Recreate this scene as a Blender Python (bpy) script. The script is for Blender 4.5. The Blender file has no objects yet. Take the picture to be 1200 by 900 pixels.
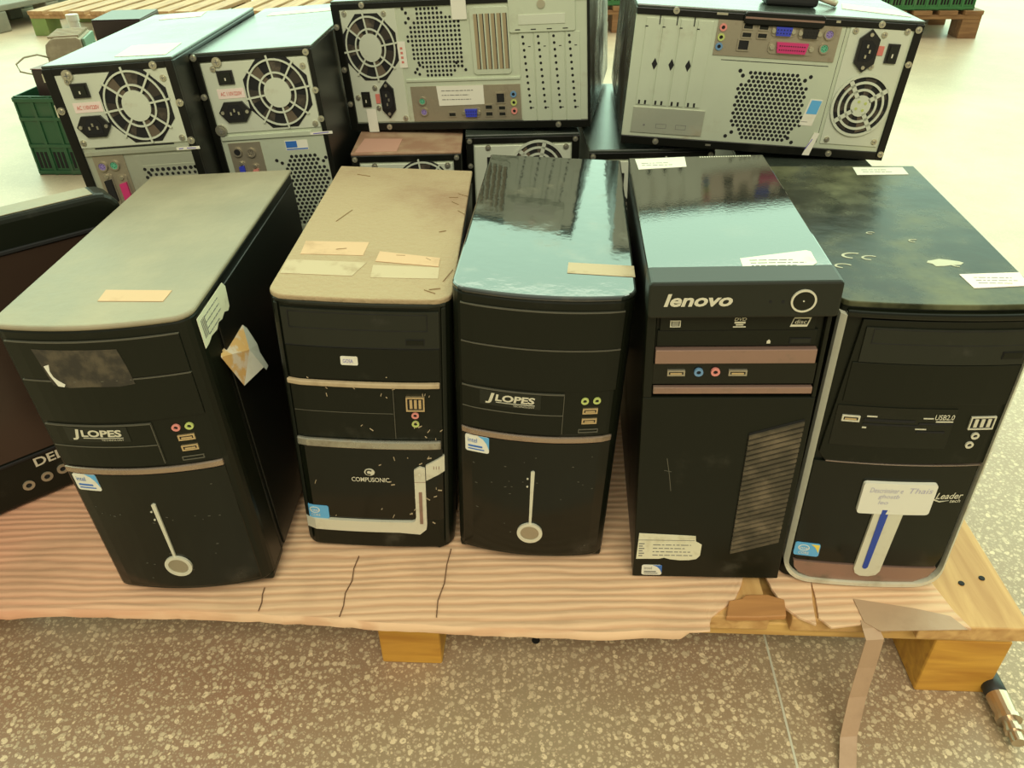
import bpy, bmesh, math, random
from mathutils import Vector, Matrix, noise
random.seed(7)
PI = math.pi
SC = bpy.context.scene
COL = SC.collection
HP = 0.15          # height of the cardboard covered pallet top

# ------------------------------------------------------------------ materials
def mat(name, col, rough=.5, metal=0., ior=1.5, dust=None, dscale=9., lo=.45, hi=.62, drough=.85,
        bump=0., bscale=300., coat=0., stretch=(1, 1, 1), var=0., detail=6.):
    m = bpy.data.materials.new(name); m.use_nodes = True
    nt = m.node_tree; N = nt.nodes; K = nt.links
    b = N['Principled BSDF']
    b.inputs['Roughness'].default_value = rough
    b.inputs['Metallic'].default_value = metal
    b.inputs['IOR'].default_value = ior
    b.inputs['Coat Weight'].default_value = coat
    b.inputs['Coat Roughness'].default_value = .08
    c4 = (*col, 1)
    b.inputs['Base Color'].default_value = c4
    tc = N.new('ShaderNodeTexCoord'); mp = N.new('ShaderNodeMapping'); mp.inputs['Scale'].default_value = stretch
    K.new(tc.outputs['Object'], mp.inputs['Vector'])
    src = None
    if var:
        nz = N.new('ShaderNodeTexNoise'); nz.inputs['Scale'].default_value = dscale * 1.7; nz.inputs['Detail'].default_value = 5
        K.new(mp.outputs['Vector'], nz.inputs['Vector'])
        mx = N.new('ShaderNodeMix'); mx.data_type = 'RGBA'
        mx.inputs['A'].default_value = tuple(c * (1 - var) for c in col) + (1,)
        mx.inputs['B'].default_value = tuple(min(1, c * (1 + var)) for c in col) + (1,)
        K.new(nz.outputs['Fac'], mx.inputs['Factor']); src = mx.outputs['Result']
        K.new(src, b.inputs['Base Color'])
    if dust:
        nz = N.new('ShaderNodeTexNoise'); nz.inputs['Scale'].default_value = dscale; nz.inputs['Detail'].default_value = detail
        nz.inputs['Roughness'].default_value = .62
        K.new(mp.outputs['Vector'], nz.inputs['Vector'])
        mr = N.new('ShaderNodeMapRange'); mr.interpolation_type = 'SMOOTHSTEP'
        mr.inputs['From Min'].default_value = lo; mr.inputs['From Max'].default_value = hi
        K.new(nz.outputs['Fac'], mr.inputs['Value'])
        mx = N.new('ShaderNodeMix'); mx.data_type = 'RGBA'
        if src: K.new(src, mx.inputs['A'])
        else: mx.inputs['A'].default_value = c4
        mx.inputs['B'].default_value = (*dust, 1)
        K.new(mr.outputs['Result'], mx.inputs['Factor']); K.new(mx.outputs['Result'], b.inputs['Base Color'])
        m2 = N.new('ShaderNodeMix'); m2.data_type = 'FLOAT'
        m2.inputs['A'].default_value = rough; m2.inputs['B'].default_value = drough
        K.new(mr.outputs['Result'], m2.inputs['Factor']); K.new(m2.outputs['Result'], b.inputs['Roughness'])
    if bump:
        nb = N.new('ShaderNodeTexNoise'); nb.inputs['Scale'].default_value = bscale; nb.inputs['Detail'].default_value = 4
        K.new(mp.outputs['Vector'], nb.inputs['Vector'])
        bp = N.new('ShaderNodeBump'); bp.inputs['Strength'].default_value = bump; bp.inputs['Distance'].default_value = .004
        K.new(nb.outputs['Fac'], bp.inputs['Height']); K.new(bp.outputs['Normal'], b.inputs['Normal'])
    return m

M = {}
M['plastic'] = mat('black_plastic', (.0065, .008, .0042), .36, ior=1.32, dust=(.05, .047, .032), dscale=14, lo=.58, hi=.85, drough=.55)
M['plastic2'] = mat('dark_grey_plastic', (.0145, .0165, .0105), .42, ior=1.36, dust=(.05, .047, .034), dscale=20, lo=.6, hi=.85)
M['gloss'] = mat('gloss_black_plastic', (.0045, .006, .003), .16, ior=1.40, dust=(.04, .036, .025), dscale=10, lo=.6, hi=.9, drough=.4)
M['steel'] = mat('black_painted_steel', (.006, .0065, .0045), .34, ior=1.38, dust=(.04, .036, .024), dscale=7, lo=.55, hi=.85, drough=.6)
M['sidegloss'] = mat('brown_reflecting_case_side', (.045, .036, .022), .25, ior=1.55, dust=(.13, .10, .06), dscale=9, lo=.42, hi=.8)  # brown tint paints in the reflections on the glossy black case sides
M['groove'] = mat('groove_shadow', (.003, .003, .0025), .7)
M['line'] = mat('worn_edge_line', (.085, .08, .055), .5)
M['silver'] = mat('satin_silver', (.62, .61, .47), .42, metal=.25, dust=(.42, .37, .25), dscale=30, lo=.5, hi=.8)
M['chrome'] = mat('dull_chrome_strip', (.42, .33, .26), .25, metal=.85, dust=(.22, .17, .11), dscale=40, lo=.45, hi=.7, stretch=(.4, 1, 1))
M['lenstrip'] = mat('brown_metal_strip', (.30, .19, .145), .4, metal=.5, dust=(.2, .15, .1), dscale=30, lo=.5, hi=.8)
M['letter'] = mat('pale_lettering', (.62, .60, .46), .45, metal=.3)
M['panel'] = mat('galvanised_panel', (.55, .61, .45), .42, metal=.35, dust=(.36, .33, .22), dscale=16, lo=.55, hi=.85, var=.06)
M['panel2'] = mat('galvanised_panel_grey', (.46, .49, .37), .36, metal=.5, dust=(.30, .27, .18), dscale=14, lo=.5, hi=.85, var=.08)
M['panel3'] = mat('psu_panel', (.58, .62, .48), .45, metal=.25, dust=(.38, .33, .2), dscale=22, lo=.6, hi=.85)
M['shield'] = mat('port_shield_metal', (.38, .34, .24), .38, metal=.6, dust=(.25, .2, .12), dscale=30, lo=.5, hi=.8)
M['hole'] = mat('dark_opening', (.004, .004, .003), .8)
M['fan'] = mat('fan_blade_dark', (.03, .024, .016), .5, dust=(.12, .095, .06), dscale=40, lo=.5, hi=.7)
M['rust'] = mat('dusty_fan_blade', (.10, .075, .045), .7)
M['socket'] = mat('socket_black', (.010, .010, .009), .35)
M['screw'] = mat('screw_metal', (.55, .53, .4), .3, metal=.8)
M['paper'] = mat('white_paper', (.66, .65, .53), .7, dust=(.55, .5, .36), dscale=30, lo=.55, hi=.85)
M['paper_old'] = mat('yellowed_paper', (.62, .60, .42), .7, dust=(.42, .38, .22), dscale=40, lo=.5, hi=.8)
M['tape'] = mat('beige_masking_tape', (.50, .315, .165), .65, dust=(.36, .23, .12), dscale=30, lo=.5, hi=.8)
M['tape_pale'] = mat('faded_tape', (.42, .325, .19), .7, dust=(.32, .235, .13), dscale=40, lo=.5, hi=.75)
M['orange'] = mat('peeled_orange_paper', (.60, .36, .12), .7, dust=(.62, .52, .38), dscale=60, lo=.45, hi=.6)
M['red'] = mat('red_print', (.55, .16, .12), .6)
M['pinkpaper'] = mat('pink_warning_label', (.72, .60, .52), .6)
M['blue'] = mat('blue_print', (.03, .13, .42), .4)
M['sky'] = mat('light_blue_print', (.10, .36, .62), .4)
M['yellow'] = mat('yellow_print', (.72, .55, .08), .45)
M['ink'] = mat('grey_ink', (.16, .16, .14), .6)
M['violetink'] = mat('violet_ink', (.16, .14, .42), .6)
M['vga'] = mat('vga_blue', (.035, .05, .42), .4)
M['pink'] = mat('parallel_port_magenta', (.50, .03, .14), .45)
M['green_j'] = mat('green_jack', (.10, .38, .22), .4)
M['violet_j'] = mat('violet_jack', (.24, .18, .42), .4)
M['rose_j'] = mat('rose_jack', (.60, .22, .18), .4)
M['lime_j'] = mat('lime_jack', (.42, .48, .14), .4)
M['blue_j'] = mat('blue_jack', (.12, .24, .38), .4)
M['brass'] = mat('usb_contact_metal', (.60, .46, .25), .35, metal=.7)
M['glassblue'] = mat('blue_light_bar', (.015, .05, .30), .15)
# tower tops
M['top1'] = mat('grey_dust_and_glare_top', (.215, .19, .12), .45, ior=1.35, dust=(.31, .265, .17), dscale=6, lo=.35, hi=.72, drough=.6, bump=.15, bscale=80)  # real dust on the first tower, painted glare on the monitor's top edge
M['top2'] = mat('thick_tan_dust_top', (.34, .25, .135), .85, dust=(.235, .135, .07), dscale=4.5, lo=.46, hi=.76, drough=.9, bump=.5, bscale=150)
M['top3'] = mat('streaked_gloss_top', (.014, .018, .014), .06, ior=1.9, dust=(.12, .10, .06), dscale=16, lo=.52, hi=.85, drough=.30, bump=.05, bscale=45)
M['top4'] = mat('clean_black_top', (.016, .017, .012), .055, ior=2.0, dust=(.085, .07, .045), dscale=8, lo=.58, hi=.95, drough=.22, bump=.02, bscale=300)
M['top5'] = mat('scuffed_dark_top', (.007, .010, .005), .22, ior=1.2, dust=(.15, .15, .075), dscale=6, lo=.42, hi=.72, drough=.5, bump=.12, bscale=40)
M['topA'] = mat('glossy_back_top', (.035, .045, .034), .24, ior=1.5, dust=(.13, .145, .095), dscale=5, lo=.4, hi=.9, drough=.4)
M['topdust'] = mat('brown_dusty_top', (.30, .17, .10), .7, dust=(.42, .30, .18), dscale=18, lo=.4, hi=.7)
# pallet etc
def wood(name, c1, c2, scale=6., axis='X', rough=.6):
    m = bpy.data.materials.new(name); m.use_nodes = True
    nt = m.node_tree; N = nt.nodes; K = nt.links; b = N['Principled BSDF']; b.inputs['Roughness'].default_value = rough
    tc = N.new('ShaderNodeTexCoord'); mp = N.new('ShaderNodeMapping')
    mp.inputs['Scale'].default_value = (1, 9, 9) if axis == 'X' else (9, 1, 9)
    K.new(tc.outputs['Object'], mp.inputs['Vector'])
    nz = N.new('ShaderNodeTexNoise'); nz.inputs['Scale'].default_value = scale; nz.inputs['Detail'].default_value = 7; nz.inputs['Distortion'].default_value = .6
    K.new(mp.outputs['Vector'], nz.inputs['Vector'])
    cr = N.new('ShaderNodeValToRGB'); cr.color_ramp.elements[0].position = .3; cr.color_ramp.elements[0].color = (*c2, 1)
    cr.color_ramp.elements[1].position = .68; cr.color_ramp.elements[1].color = (*c1, 1)
    K.new(nz.outputs['Fac'], cr.inputs['Fac']); K.new(cr.outputs['Color'], b.inputs['Base Color'])
    bp = N.new('ShaderNodeBump'); bp.inputs['Strength'].default_value = .25; bp.inputs['Distance'].default_value = .003
    K.new(nz.outputs['Fac'], bp.inputs['Height']); K.new(bp.outputs['Normal'], b.inputs['Normal'])
    return m
M['wood_y'] = wood('pale_pine_along', (.64, .40, .15), (.42, .22, .07), axis='Y')
M['wood_x'] = wood('pale_pine_across', (.66, .42, .13), (.46, .25, .07), axis='X')
M['block'] = wood('orange_pine_block', (.66, .36, .05), (.44, .20, .025), axis='X')
M['wood_far'] = wood('weathered_pallet_boards', (.56, .36, .17), (.36, .20, .09), axis='Y', scale=4)
M['wood_dark'] = wood('brown_pallet_wood', (.34, .19, .08), (.2, .1, .04), axis='X')
M['chip'] = wood('brown_wood_chip', (.52, .25, .08), (.3, .13, .04), axis='X')
M['greenpaint'] = mat('green_painted_block', (.22, .33, .10), .6, dust=(.4, .36, .2), dscale=12, lo=.5, hi=.8)
M['crate'] = mat('green_crate_plastic', (.015, .075, .028), .4, dust=(.06, .10, .05), dscale=12, lo=.5, hi=.8)
M['crate_b'] = mat('bright_green_crate_plastic', (.045, .20, .06), .45, dust=(.12, .22, .1), dscale=12, lo=.5, hi=.8)
M['greyplastic'] = mat('grey_pallet_plastic', (.20, .19, .14), .6, dust=(.3, .27, .2), dscale=8, lo=.4, hi=.8)
M['darkcase'] = mat('dark_maroon_case', (.035, .02, .017), .4)
M['maroontop'] = mat('maroon_case_top', (.17, .08, .065), .5)
M['device'] = mat('dusty_beige_device', (.30, .25, .16), .65, dust=(.42, .36, .24), dscale=18, lo=.4, hi=.7)
M['pcb'] = mat('green_device_side', (.16, .27, .17), .5)
M['kraft'] = mat('brown_kraft_tape', (.40, .26, .155), .5, dust=(.30, .19, .11), dscale=14, lo=.45, hi=.8, bump=.2, bscale=60)
M['rubber'] = mat('black_rubber', (.012, .013, .011), .45)
M['fitting'] = mat('hose_fitting_metal', (.55, .45, .33), .28, metal=.9)
M['carton'] = mat('pink_brown_carton', (.50, .28, .20), .75)
M['screen'] = mat('brown_gloss_screen', (.035, .021, .014), .22)
M['foam'] = mat('white_plastic_bottle', (.66, .64, .52), .5)

def cardboard(name, c_lo, c_hi, red):
    m = bpy.data.materials.new(name); m.use_nodes = True
    nt = m.node_tree; N = nt.nodes; K = nt.links; b = N['Principled BSDF']; b.inputs['Roughness'].default_value = .8
    tc = N.new('ShaderNodeTexCoord')
    nz = N.new('ShaderNodeTexNoise'); nz.inputs['Scale'].default_value = 2.2; nz.inputs['Detail'].default_value = 5
    K.new(tc.outputs['Object'], nz.inputs['Vector'])
    sx = N.new('ShaderNodeSeparateXYZ'); K.new(tc.outputs['Object'], sx.inputs['Vector'])
    w = N.new('ShaderNodeTexWave'); w.wave_type = 'BANDS'; w.bands_direction = 'Y'; w.inputs['Scale'].default_value = 27
    w.inputs['Distortion'].default_value = 7; w.inputs['Detail'].default_value = 4; w.inputs['Detail Scale'].default_value = .7
    mp = N.new('ShaderNodeMapping'); mp.inputs['Scale'].default_value = (.22, 1, 1)
    K.new(tc.outputs['Object'], mp.inputs['Vector']); K.new(mp.outputs['Vector'], w.inputs['Vector'])
    mx = N.new('ShaderNodeMix'); mx.data_type = 'RGBA'; mx.inputs['A'].default_value = (*c_lo, 1); mx.inputs['B'].default_value = (*c_hi, 1)
    cr = N.new('ShaderNodeMapRange'); cr.inputs['From Min'].default_value = .05; cr.inputs['From Max'].default_value = .55
    K.new(w.outputs['Fac'], cr.inputs['Value']); K.new(cr.outputs['Result'], mx.inputs['Factor'])
    # the left end of the sheet is redder
    mr = N.new('ShaderNodeMapRange'); mr.inputs['From Min'].default_value = -.20; mr.inputs['From Max'].default_value = -.55
    ad = N.new('ShaderNodeMath'); ad.operation = 'MULTIPLY_ADD'; ad.inputs[1].default_value = .35
    K.new(nz.outputs['Fac'], ad.inputs[0]); K.new(sx.outputs['X'], ad.inputs[2])
    mr.inputs['To Max'].default_value = .75
    K.new(ad.outputs['Value'], mr.inputs['Value'])
    m2 = N.new('ShaderNodeMix'); m2.data_type = 'RGBA'; m2.inputs['B'].default_value = (*red, 1)
    K.new(mr.outputs['Result'], m2.inputs['Factor']); K.new(mx.outputs['Result'], m2.inputs['A'])
    # stains
    n3 = N.new('ShaderNodeTexNoise'); n3.inputs['Scale'].default_value = 9; n3.inputs['Detail'].default_value = 6
    K.new(tc.outputs['Object'], n3.inputs['Vector'])
    r3 = N.new('ShaderNodeMapRange'); r3.inputs['From Min'].default_value = .5; r3.inputs['From Max'].default_value = .75; r3.inputs['To Max'].default_value = .45
    K.new(n3.outputs['Fac'], r3.inputs['Value'])
    m3 = N.new('ShaderNodeMix'); m3.data_type = 'RGBA'; m3.inputs['B'].default_value = (*[c * .62 for c in c_lo], 1)
    K.new(r3.outputs['Result'], m3.inputs['Factor']); K.new(m2.outputs['Result'], m3.inputs['A'])
    K.new(m3.outputs['Result'], b.inputs['Base Color'])
    bp = N.new('ShaderNodeBump'); bp.inputs['Strength'].default_value = .3; bp.inputs['Distance'].default_value = .004
    K.new(w.outputs['Fac'], bp.inputs['Height']); K.new(bp.outputs['Normal'], b.inputs['Normal'])
    return m
M['crease'] = mat('dark_crease', (.14, .07, .03), .8)
M['card'] = cardboard('corrugated_cardboard', (.60, .36, .20), (.69, .46, .27), (.56, .245, .145))

def terrazzo():
    m = bpy.data.materials.new('terrazzo_floor'); m.use_nodes = True
    nt = m.node_tree; N = nt.nodes; K = nt.links; b = N['Principled BSDF']
    tc = N.new('ShaderNodeTexCoord')
    # base with large soft variation
    n1 = N.new('ShaderNodeTexNoise'); n1.inputs['Scale'].default_value = 2.0; n1.inputs['Detail'].default_value = 4
    K.new(tc.outputs['Object'], n1.inputs['Vector'])
    base = N.new('ShaderNodeValToRGB'); e = base.color_ramp.elements
    e[0].position = .35; e[0].color = (.285, .165, .098, 1); e[1].position = .65; e[1].color = (.295, .225, .130, 1)
    K.new(n1.outputs['Fac'], base.inputs['Fac'])
    # warp coordinates a little so that the chips are irregular
    n0 = N.new('ShaderNodeTexNoise'); n0.inputs['Scale'].default_value = 120; n0.inputs['Detail'].default_value = 2
    K.new(tc.outputs['Object'], n0.inputs['Vector'])
    vm = N.new('ShaderNodeVectorMath'); vm.operation = 'MULTIPLY_ADD'; vm.inputs[1].default_value = (.006, .006, 0)
    K.new(n0.outputs['Color'], vm.inputs[0]); K.new(tc.outputs['Object'], vm.inputs[2])
    col = base.outputs['Color']
    for sc, th, c in ((88, .25, (.62, .50, .31)), (150, .26, (.53, .42, .26)), (250, .24, (.41, .31, .195))):
        v = N.new('ShaderNodeTexVoronoi'); v.voronoi_dimensions = '2D'; v.inputs['Scale'].default_value = sc
        K.new(vm.outputs['Vector'], v.inputs['Vector'])
        s = N.new('ShaderNodeSeparateColor'); K.new(v.outputs['Color'], s.inputs['Color'])
        k = N.new('ShaderNodeMath'); k.operation = 'MULTIPLY'; k.inputs[1].default_value = th * 1.55
        K.new(s.outputs['Red'], k.inputs[0])
        d = N.new('ShaderNodeMath'); d.operation = 'SUBTRACT'; K.new(k.outputs['Value'], d.inputs[0]); K.new(v.outputs['Distance'], d.inputs[1])
        r = N.new('ShaderNodeMapRange'); r.inputs['From Min'].default_value = -.02; r.inputs['From Max'].default_value = .05
        K.new(d.outputs['Value'], r.inputs['Value'])
        mx = N.new('ShaderNodeMix'); mx.data_type = 'RGBA'
        cc = N.new('ShaderNodeMix'); cc.data_type = 'RGBA'; cc.inputs['A'].default_value = (*[q * .78 for q in c], 1); cc.inputs['B'].default_value = (*[q * 1.12 for q in c], 1)
        K.new(s.outputs['Green'], cc.inputs['Factor'])
        K.new(r.outputs['Result'], mx.inputs['Factor']); K.new(col, mx.inputs['A']); K.new(cc.outputs['Result'], mx.inputs['B'])
        col = mx.outputs['Result']
    # mottled paler floor colour behind the pallets paints in the strong light there
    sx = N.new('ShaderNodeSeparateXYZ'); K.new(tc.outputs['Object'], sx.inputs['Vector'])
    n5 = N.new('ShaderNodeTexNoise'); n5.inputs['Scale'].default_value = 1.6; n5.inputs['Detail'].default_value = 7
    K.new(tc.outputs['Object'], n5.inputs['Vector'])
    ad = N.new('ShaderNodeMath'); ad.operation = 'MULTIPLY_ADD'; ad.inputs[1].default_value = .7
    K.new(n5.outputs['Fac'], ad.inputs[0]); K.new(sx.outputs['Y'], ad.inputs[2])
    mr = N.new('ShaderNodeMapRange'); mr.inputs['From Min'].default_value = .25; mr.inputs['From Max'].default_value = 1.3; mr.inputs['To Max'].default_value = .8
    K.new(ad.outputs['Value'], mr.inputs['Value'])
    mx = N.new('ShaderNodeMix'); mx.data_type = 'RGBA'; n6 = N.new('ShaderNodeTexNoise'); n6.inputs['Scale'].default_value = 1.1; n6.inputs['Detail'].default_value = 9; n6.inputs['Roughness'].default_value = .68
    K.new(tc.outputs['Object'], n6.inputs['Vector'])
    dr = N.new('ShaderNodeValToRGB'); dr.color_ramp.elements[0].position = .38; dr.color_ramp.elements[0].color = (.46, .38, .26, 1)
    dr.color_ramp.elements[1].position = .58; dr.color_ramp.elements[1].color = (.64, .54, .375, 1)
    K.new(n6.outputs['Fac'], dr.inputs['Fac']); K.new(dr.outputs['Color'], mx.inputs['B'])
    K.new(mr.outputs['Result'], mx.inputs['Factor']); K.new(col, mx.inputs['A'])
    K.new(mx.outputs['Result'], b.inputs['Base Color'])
    b.inputs['Roughness'].default_value = .42
    return m
M['floor'] = terrazzo()

# ------------------------------------------------------------------ geometry helper
class G:
    """collects prisms on a mapped surface (u right, v up, o outward) and free boxes/tubes; make() links ONE mesh"""
    def __init__(s, fn=None):
        s.V = []; s.F = []; s.I = []; s.mi = 0; s.cuts = []
        s.fn = fn or (lambda u, o, v: (u, -o, v))
        a, b, c = (Vector(s.fn(x, 0, .1)) for x in (.02, .09, .16)); s.curved = (a + c - 2 * b).length > 1e-4
    def add(s, verts, faces):
        k = len(s.V); s.V += [tuple(v) for v in verts]
        for f in faces: s.F.append([k + i for i in f]); s.I.append(s.mi)
        return s
    def m(s, i): s.mi = i; return s
    def cut(s): s.cuts.append(len(s.F)); return s
    def prism(s, pts, o0, o1):
        us = [p[0] for p in pts]
        if s.curved and max(us) - min(us) > .012:
            k = int((max(us) - min(us)) / .009) + 1; a0 = min(us); st = (max(us) - a0) / k
            def clip(P, c, sgn):
                Q = []
                for i in range(len(P)):
                    a, b = P[i], P[(i + 1) % len(P)]; da, db = sgn * (a[0] - c), sgn * (b[0] - c)
                    if da >= 0: Q.append(a)
                    if (da > 0 > db) or (da < 0 < db):
                        t = da / (da - db); Q.append((c, a[1] + (b[1] - a[1]) * t))
                return Q
            for i in range(k):
                c0, c1 = a0 + st * i, a0 + st * (i + 1)
                P = clip(pts, c0, 1) if i else list(pts)
                if i < k - 1: P = clip(P, c1, -1)
                n = len(P)
                if n < 3: continue
                V = [s.fn(u, o1, v) for u, v in P] + [s.fn(u, o0, v) for u, v in P]
                F = [list(range(n))]
                for q in range(n):
                    A, B = P[q], P[(q + 1) % n]
                    if any(abs(A[0] - c) < 1e-7 and abs(B[0] - c) < 1e-7 for c in ([c0] if i else []) + ([c1] if i < k - 1 else [])): continue
                    F.append([(q + 1) % n, q, n + q, n + (q + 1) % n])
                s.add(V, F)
            return s
        n = len(pts)
        V = [s.fn(u, o1, v) for u, v in pts] + [s.fn(u, o0, v) for u, v in pts]
        F = [list(range(n)), list(range(2 * n - 1, n - 1, -1))] + [[(i + 1) % n, i, n + i, n + (i + 1) % n] for i in range(n)]
        return s.add(V, F)
    def rect(s, u0, v0, u1, v1, o0=0., o1=.001, n=1, r=0.):
        if r:
            P = []
            for cx, cy, a0 in ((u1 - r, v1 - r, 0), (u0 + r, v1 - r, 90), (u0 + r, v0 + r, 180), (u1 - r, v0 + r, 270)):
                P += [(cx + r * math.cos(math.radians(a0 + t)), cy + r * math.sin(math.radians(a0 + t))) for t in (0, 30, 60, 90)]
            return s.prism(P, o0, o1)
        if n == 1: return s.prism([(u0, v0), (u1, v0), (u1, v1), (u0, v1)], o0, o1)
        V = []; F = []
        for i in range(n + 1):
            u = u0 + (u1 - u0) * i / n
            V += [s.fn(u, o1, v0), s.fn(u, o1, v1), s.fn(u, o0, v1), s.fn(u, o0, v0)]
        for i in range(n):
            a = 4 * i; b = a + 4
            F += [[a, b, b + 1, a + 1], [a + 1, b + 1, b + 2, a + 2], [a + 2, b + 2, b + 3, a + 3], [a + 3, b + 3, b, a]]
        F += [[0, 1, 2, 3], [4 * n + 3, 4 * n + 2, 4 * n + 1, 4 * n]]
        return s.add(V, F)
    def frame(s, u0, v0, u1, v1, t, o0=0., o1=.001, n=1):
        s.rect(u0, v0, u1, v0 + t, o0, o1, n); s.rect(u0, v1 - t, u1, v1, o0, o1, n)
        s.rect(u0, v0 + t, u0 + t, v1 - t, o0, o1); return s.rect(u1 - t, v0 + t, u1, v1 - t, o0, o1)
    def disc(s, u, v, r, o0=0., o1=.001, n=20, rv=None, a0=0.):
        rv = rv or r
        return s.prism([(u + r * math.cos(a0 + 2 * PI * i / n), v + rv * math.sin(a0 + 2 * PI * i / n)) for i in range(n)], o0, o1)
    def dot(s, u, v, r, o=.0007, n=8):
        V = [s.fn(u + r * math.cos(2 * PI * (i + .5) / n), o, v + r * math.sin(2 * PI * (i + .5) / n)) for i in range(n)]
        return s.add(V, [list(range(n))])
    def ring(s, u, v, r0, r1, o0=0., o1=.001, n=36, a0=0., a1=2 * PI, k=1.):
        full = abs(a1 - a0 - 2 * PI) < 1e-6; c = n if full else n + 1
        V = []; F = []
        for i in range(c):
            a = a0 + (a1 - a0) * i / n; cu, sv = math.cos(a), math.sin(a) * k
            V += [s.fn(u + r0 * cu, o0, v + r0 * sv), s.fn(u + r0 * cu, o1, v + r0 * sv), s.fn(u + r1 * cu, o1, v + r1 * sv), s.fn(u + r1 * cu, o0, v + r1 * sv)]
        for i in range(n):
            a = 4 * i; b = 4 * ((i + 1) % c)
            F += [[a + j, b + j, b + (j + 1) % 4, a + (j + 1) % 4] for j in range(4)]
        if not full: F += [[0, 1, 2, 3], [4 * n + 3, 4 * n + 2, 4 * n + 1, 4 * n]]
        return s.add(V, F)
    def bar(s, p, q, w, o0=0., o1=.001):
        d = Vector((q[0] - p[0], q[1] - p[1])).normalized() * (w / 2); x, y = -d.y, d.x
        return s.prism([(p[0] - x, p[1] - y), (q[0] - x, q[1] - y), (q[0] + x, q[1] + y), (p[0] + x, p[1] + y)], o0, o1)
    def text(s, body, u0, v0, u1, v1, o=.0006, bold=0., shear=0., slant=(0, 0)):
        cu = bpy.data.curves.new('lettering', 'FONT'); cu.body = body; cu.size = 1; cu.offset = bold; cu.shear = shear; cu.resolution_u = 3
        ob = bpy.data.objects.new('lettering', cu); COL.objects.link(ob)
        me = bpy.data.meshes.new_from_object(ob.evaluated_get(bpy.context.evaluated_depsgraph_get()))
        xs = [v.co.x for v in me.vertices]; ys = [v.co.y for v in me.vertices]
        x0, x1, y0, y1 = min(xs), max(xs), min(ys), max(ys)
        V = []
        for v in me.vertices:
            a = (v.co.x - x0) / (x1 - x0); b = (v.co.y - y0) / (y1 - y0)
            V.append(s.fn(u0 + (u1 - u0) * a + slant[0] * b, o, v0 + (v1 - v0) * b + slant[1] * a))
        s.add(V, [list(p.vertices) for p in me.polygons])
        bpy.data.objects.remove(ob); bpy.data.curves.remove(cu); bpy.data.meshes.remove(me)
        return s
    def box(s, x0, y0, z0, x1, y1, z1):
        V = [(x, y, z) for z in (z0, z1) for x, y in ((x0, y0), (x1, y0), (x1, y1), (x0, y1))]
        return s.add(V, [[3, 2, 1, 0], [4, 5, 6, 7], [0, 1, 5, 4], [1, 2, 6, 5], [2, 3, 7, 6], [3, 0, 4, 7]])
    def plan(s, pts, z0, z1, tap=None):
        n = len(pts); V = []
        for z in (z0, z1): V += [(*(tap(x, y, z) if tap else (x, y)), z) for x, y in pts]
        return s.add(V, [list(range(n - 1, -1, -1)), list(range(n, 2 * n))] + [[i, (i + 1) % n, n + (i + 1) % n, n + i] for i in range(n)])
    def tube(s, path, r, n=10, cap=True):
        P = [Vector(p) for p in path]; R = r if isinstance(r, (list, tuple)) else [r] * len(P)
        V = []; F = []
        for i, p in enumerate(P):
            t = (P[min(i + 1, len(P) - 1)] - P[max(i - 1, 0)]).normalized()
            a = t.cross(Vector((0, 0, 1)) if abs(t.z) < .9 else Vector((1, 0, 0))).normalized(); b = t.cross(a)
            V += [p + (a * math.cos(2 * PI * j / n) + b * math.sin(2 * PI * j / n)) * R[i] for j in range(n)]
        for i in range(len(P) - 1):
            F += [[i * n + j, i * n + (j + 1) % n, (i + 1) * n + (j + 1) % n, (i + 1) * n + j] for j in range(n)]
        if cap: F += [list(range(n - 1, -1, -1)), [(len(P) - 1) * n + j for j in range(n)]]
        return s.add(V, F)
    def make(s, name, mats, parent=None, bevel=0., smooth=False, label=None, seg=2):
        if s.cuts:
            cs = sorted(set(s.cuts + [0, len(s.F)])); res = None
            for c0, c1 in zip(cs, cs[1:]):
                used = sorted({i for f in s.F[c0:c1] for i in f}); mp = {v: i for i, v in enumerate(used)}
                q = G(); q.V = [s.V[i] for i in used]; q.F = [[mp[i] for i in f] for f in s.F[c0:c1]]; q.I = s.I[c0:c1]
                res = q.make(name, mats, parent, bevel, smooth, label, seg)
            return res
        me = bpy.data.meshes.new(name); me.from_pydata(s.V, [], s.F)
        for mm in (mats if isinstance(mats, (list, tuple)) else [mats]): me.materials.append(M[mm] if isinstance(mm, str) else mm)
        me.polygons.foreach_set('material_index', s.I)
        b = bmesh.new(); b.from_mesh(me); bmesh.ops.recalc_face_normals(b, faces=b.faces); b.to_mesh(me); b.free()
        if smooth: me.polygons.foreach_set('use_smooth', [True] * len(me.polygons))
        o = bpy.data.objects.new(name, me); COL.objects.link(o)
        if parent: o.parent = parent
        if bevel:
            md = o.modifiers.new('bevel', 'BEVEL'); md.width = bevel; md.segments = seg; md.limit_method = 'ANGLE'; md.angle_limit = math.radians(50)
        if label: o['label'] = label
        return o

def tag(o, label, cat, group=None, kind=None):
    if label: o['label'] = label
    if cat: o['category'] = cat
    if group: o['group'] = group
    if kind: o['kind'] = kind
    return o
def thing(name, label, cat, loc, rz=0., lean=0., group=None, w=0.):
    o = bpy.data.objects.new(name, None); COL.objects.link(o); o.empty_display_size = .05
    l = lean
    z = loc[2] + (w * math.sin(l) if l > 0 else 0)
    o.location = (loc[0], loc[1], z); o.rotation_euler = (0, l, rz)
    return tag(o, label, cat, group)
R = math.radians

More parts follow.
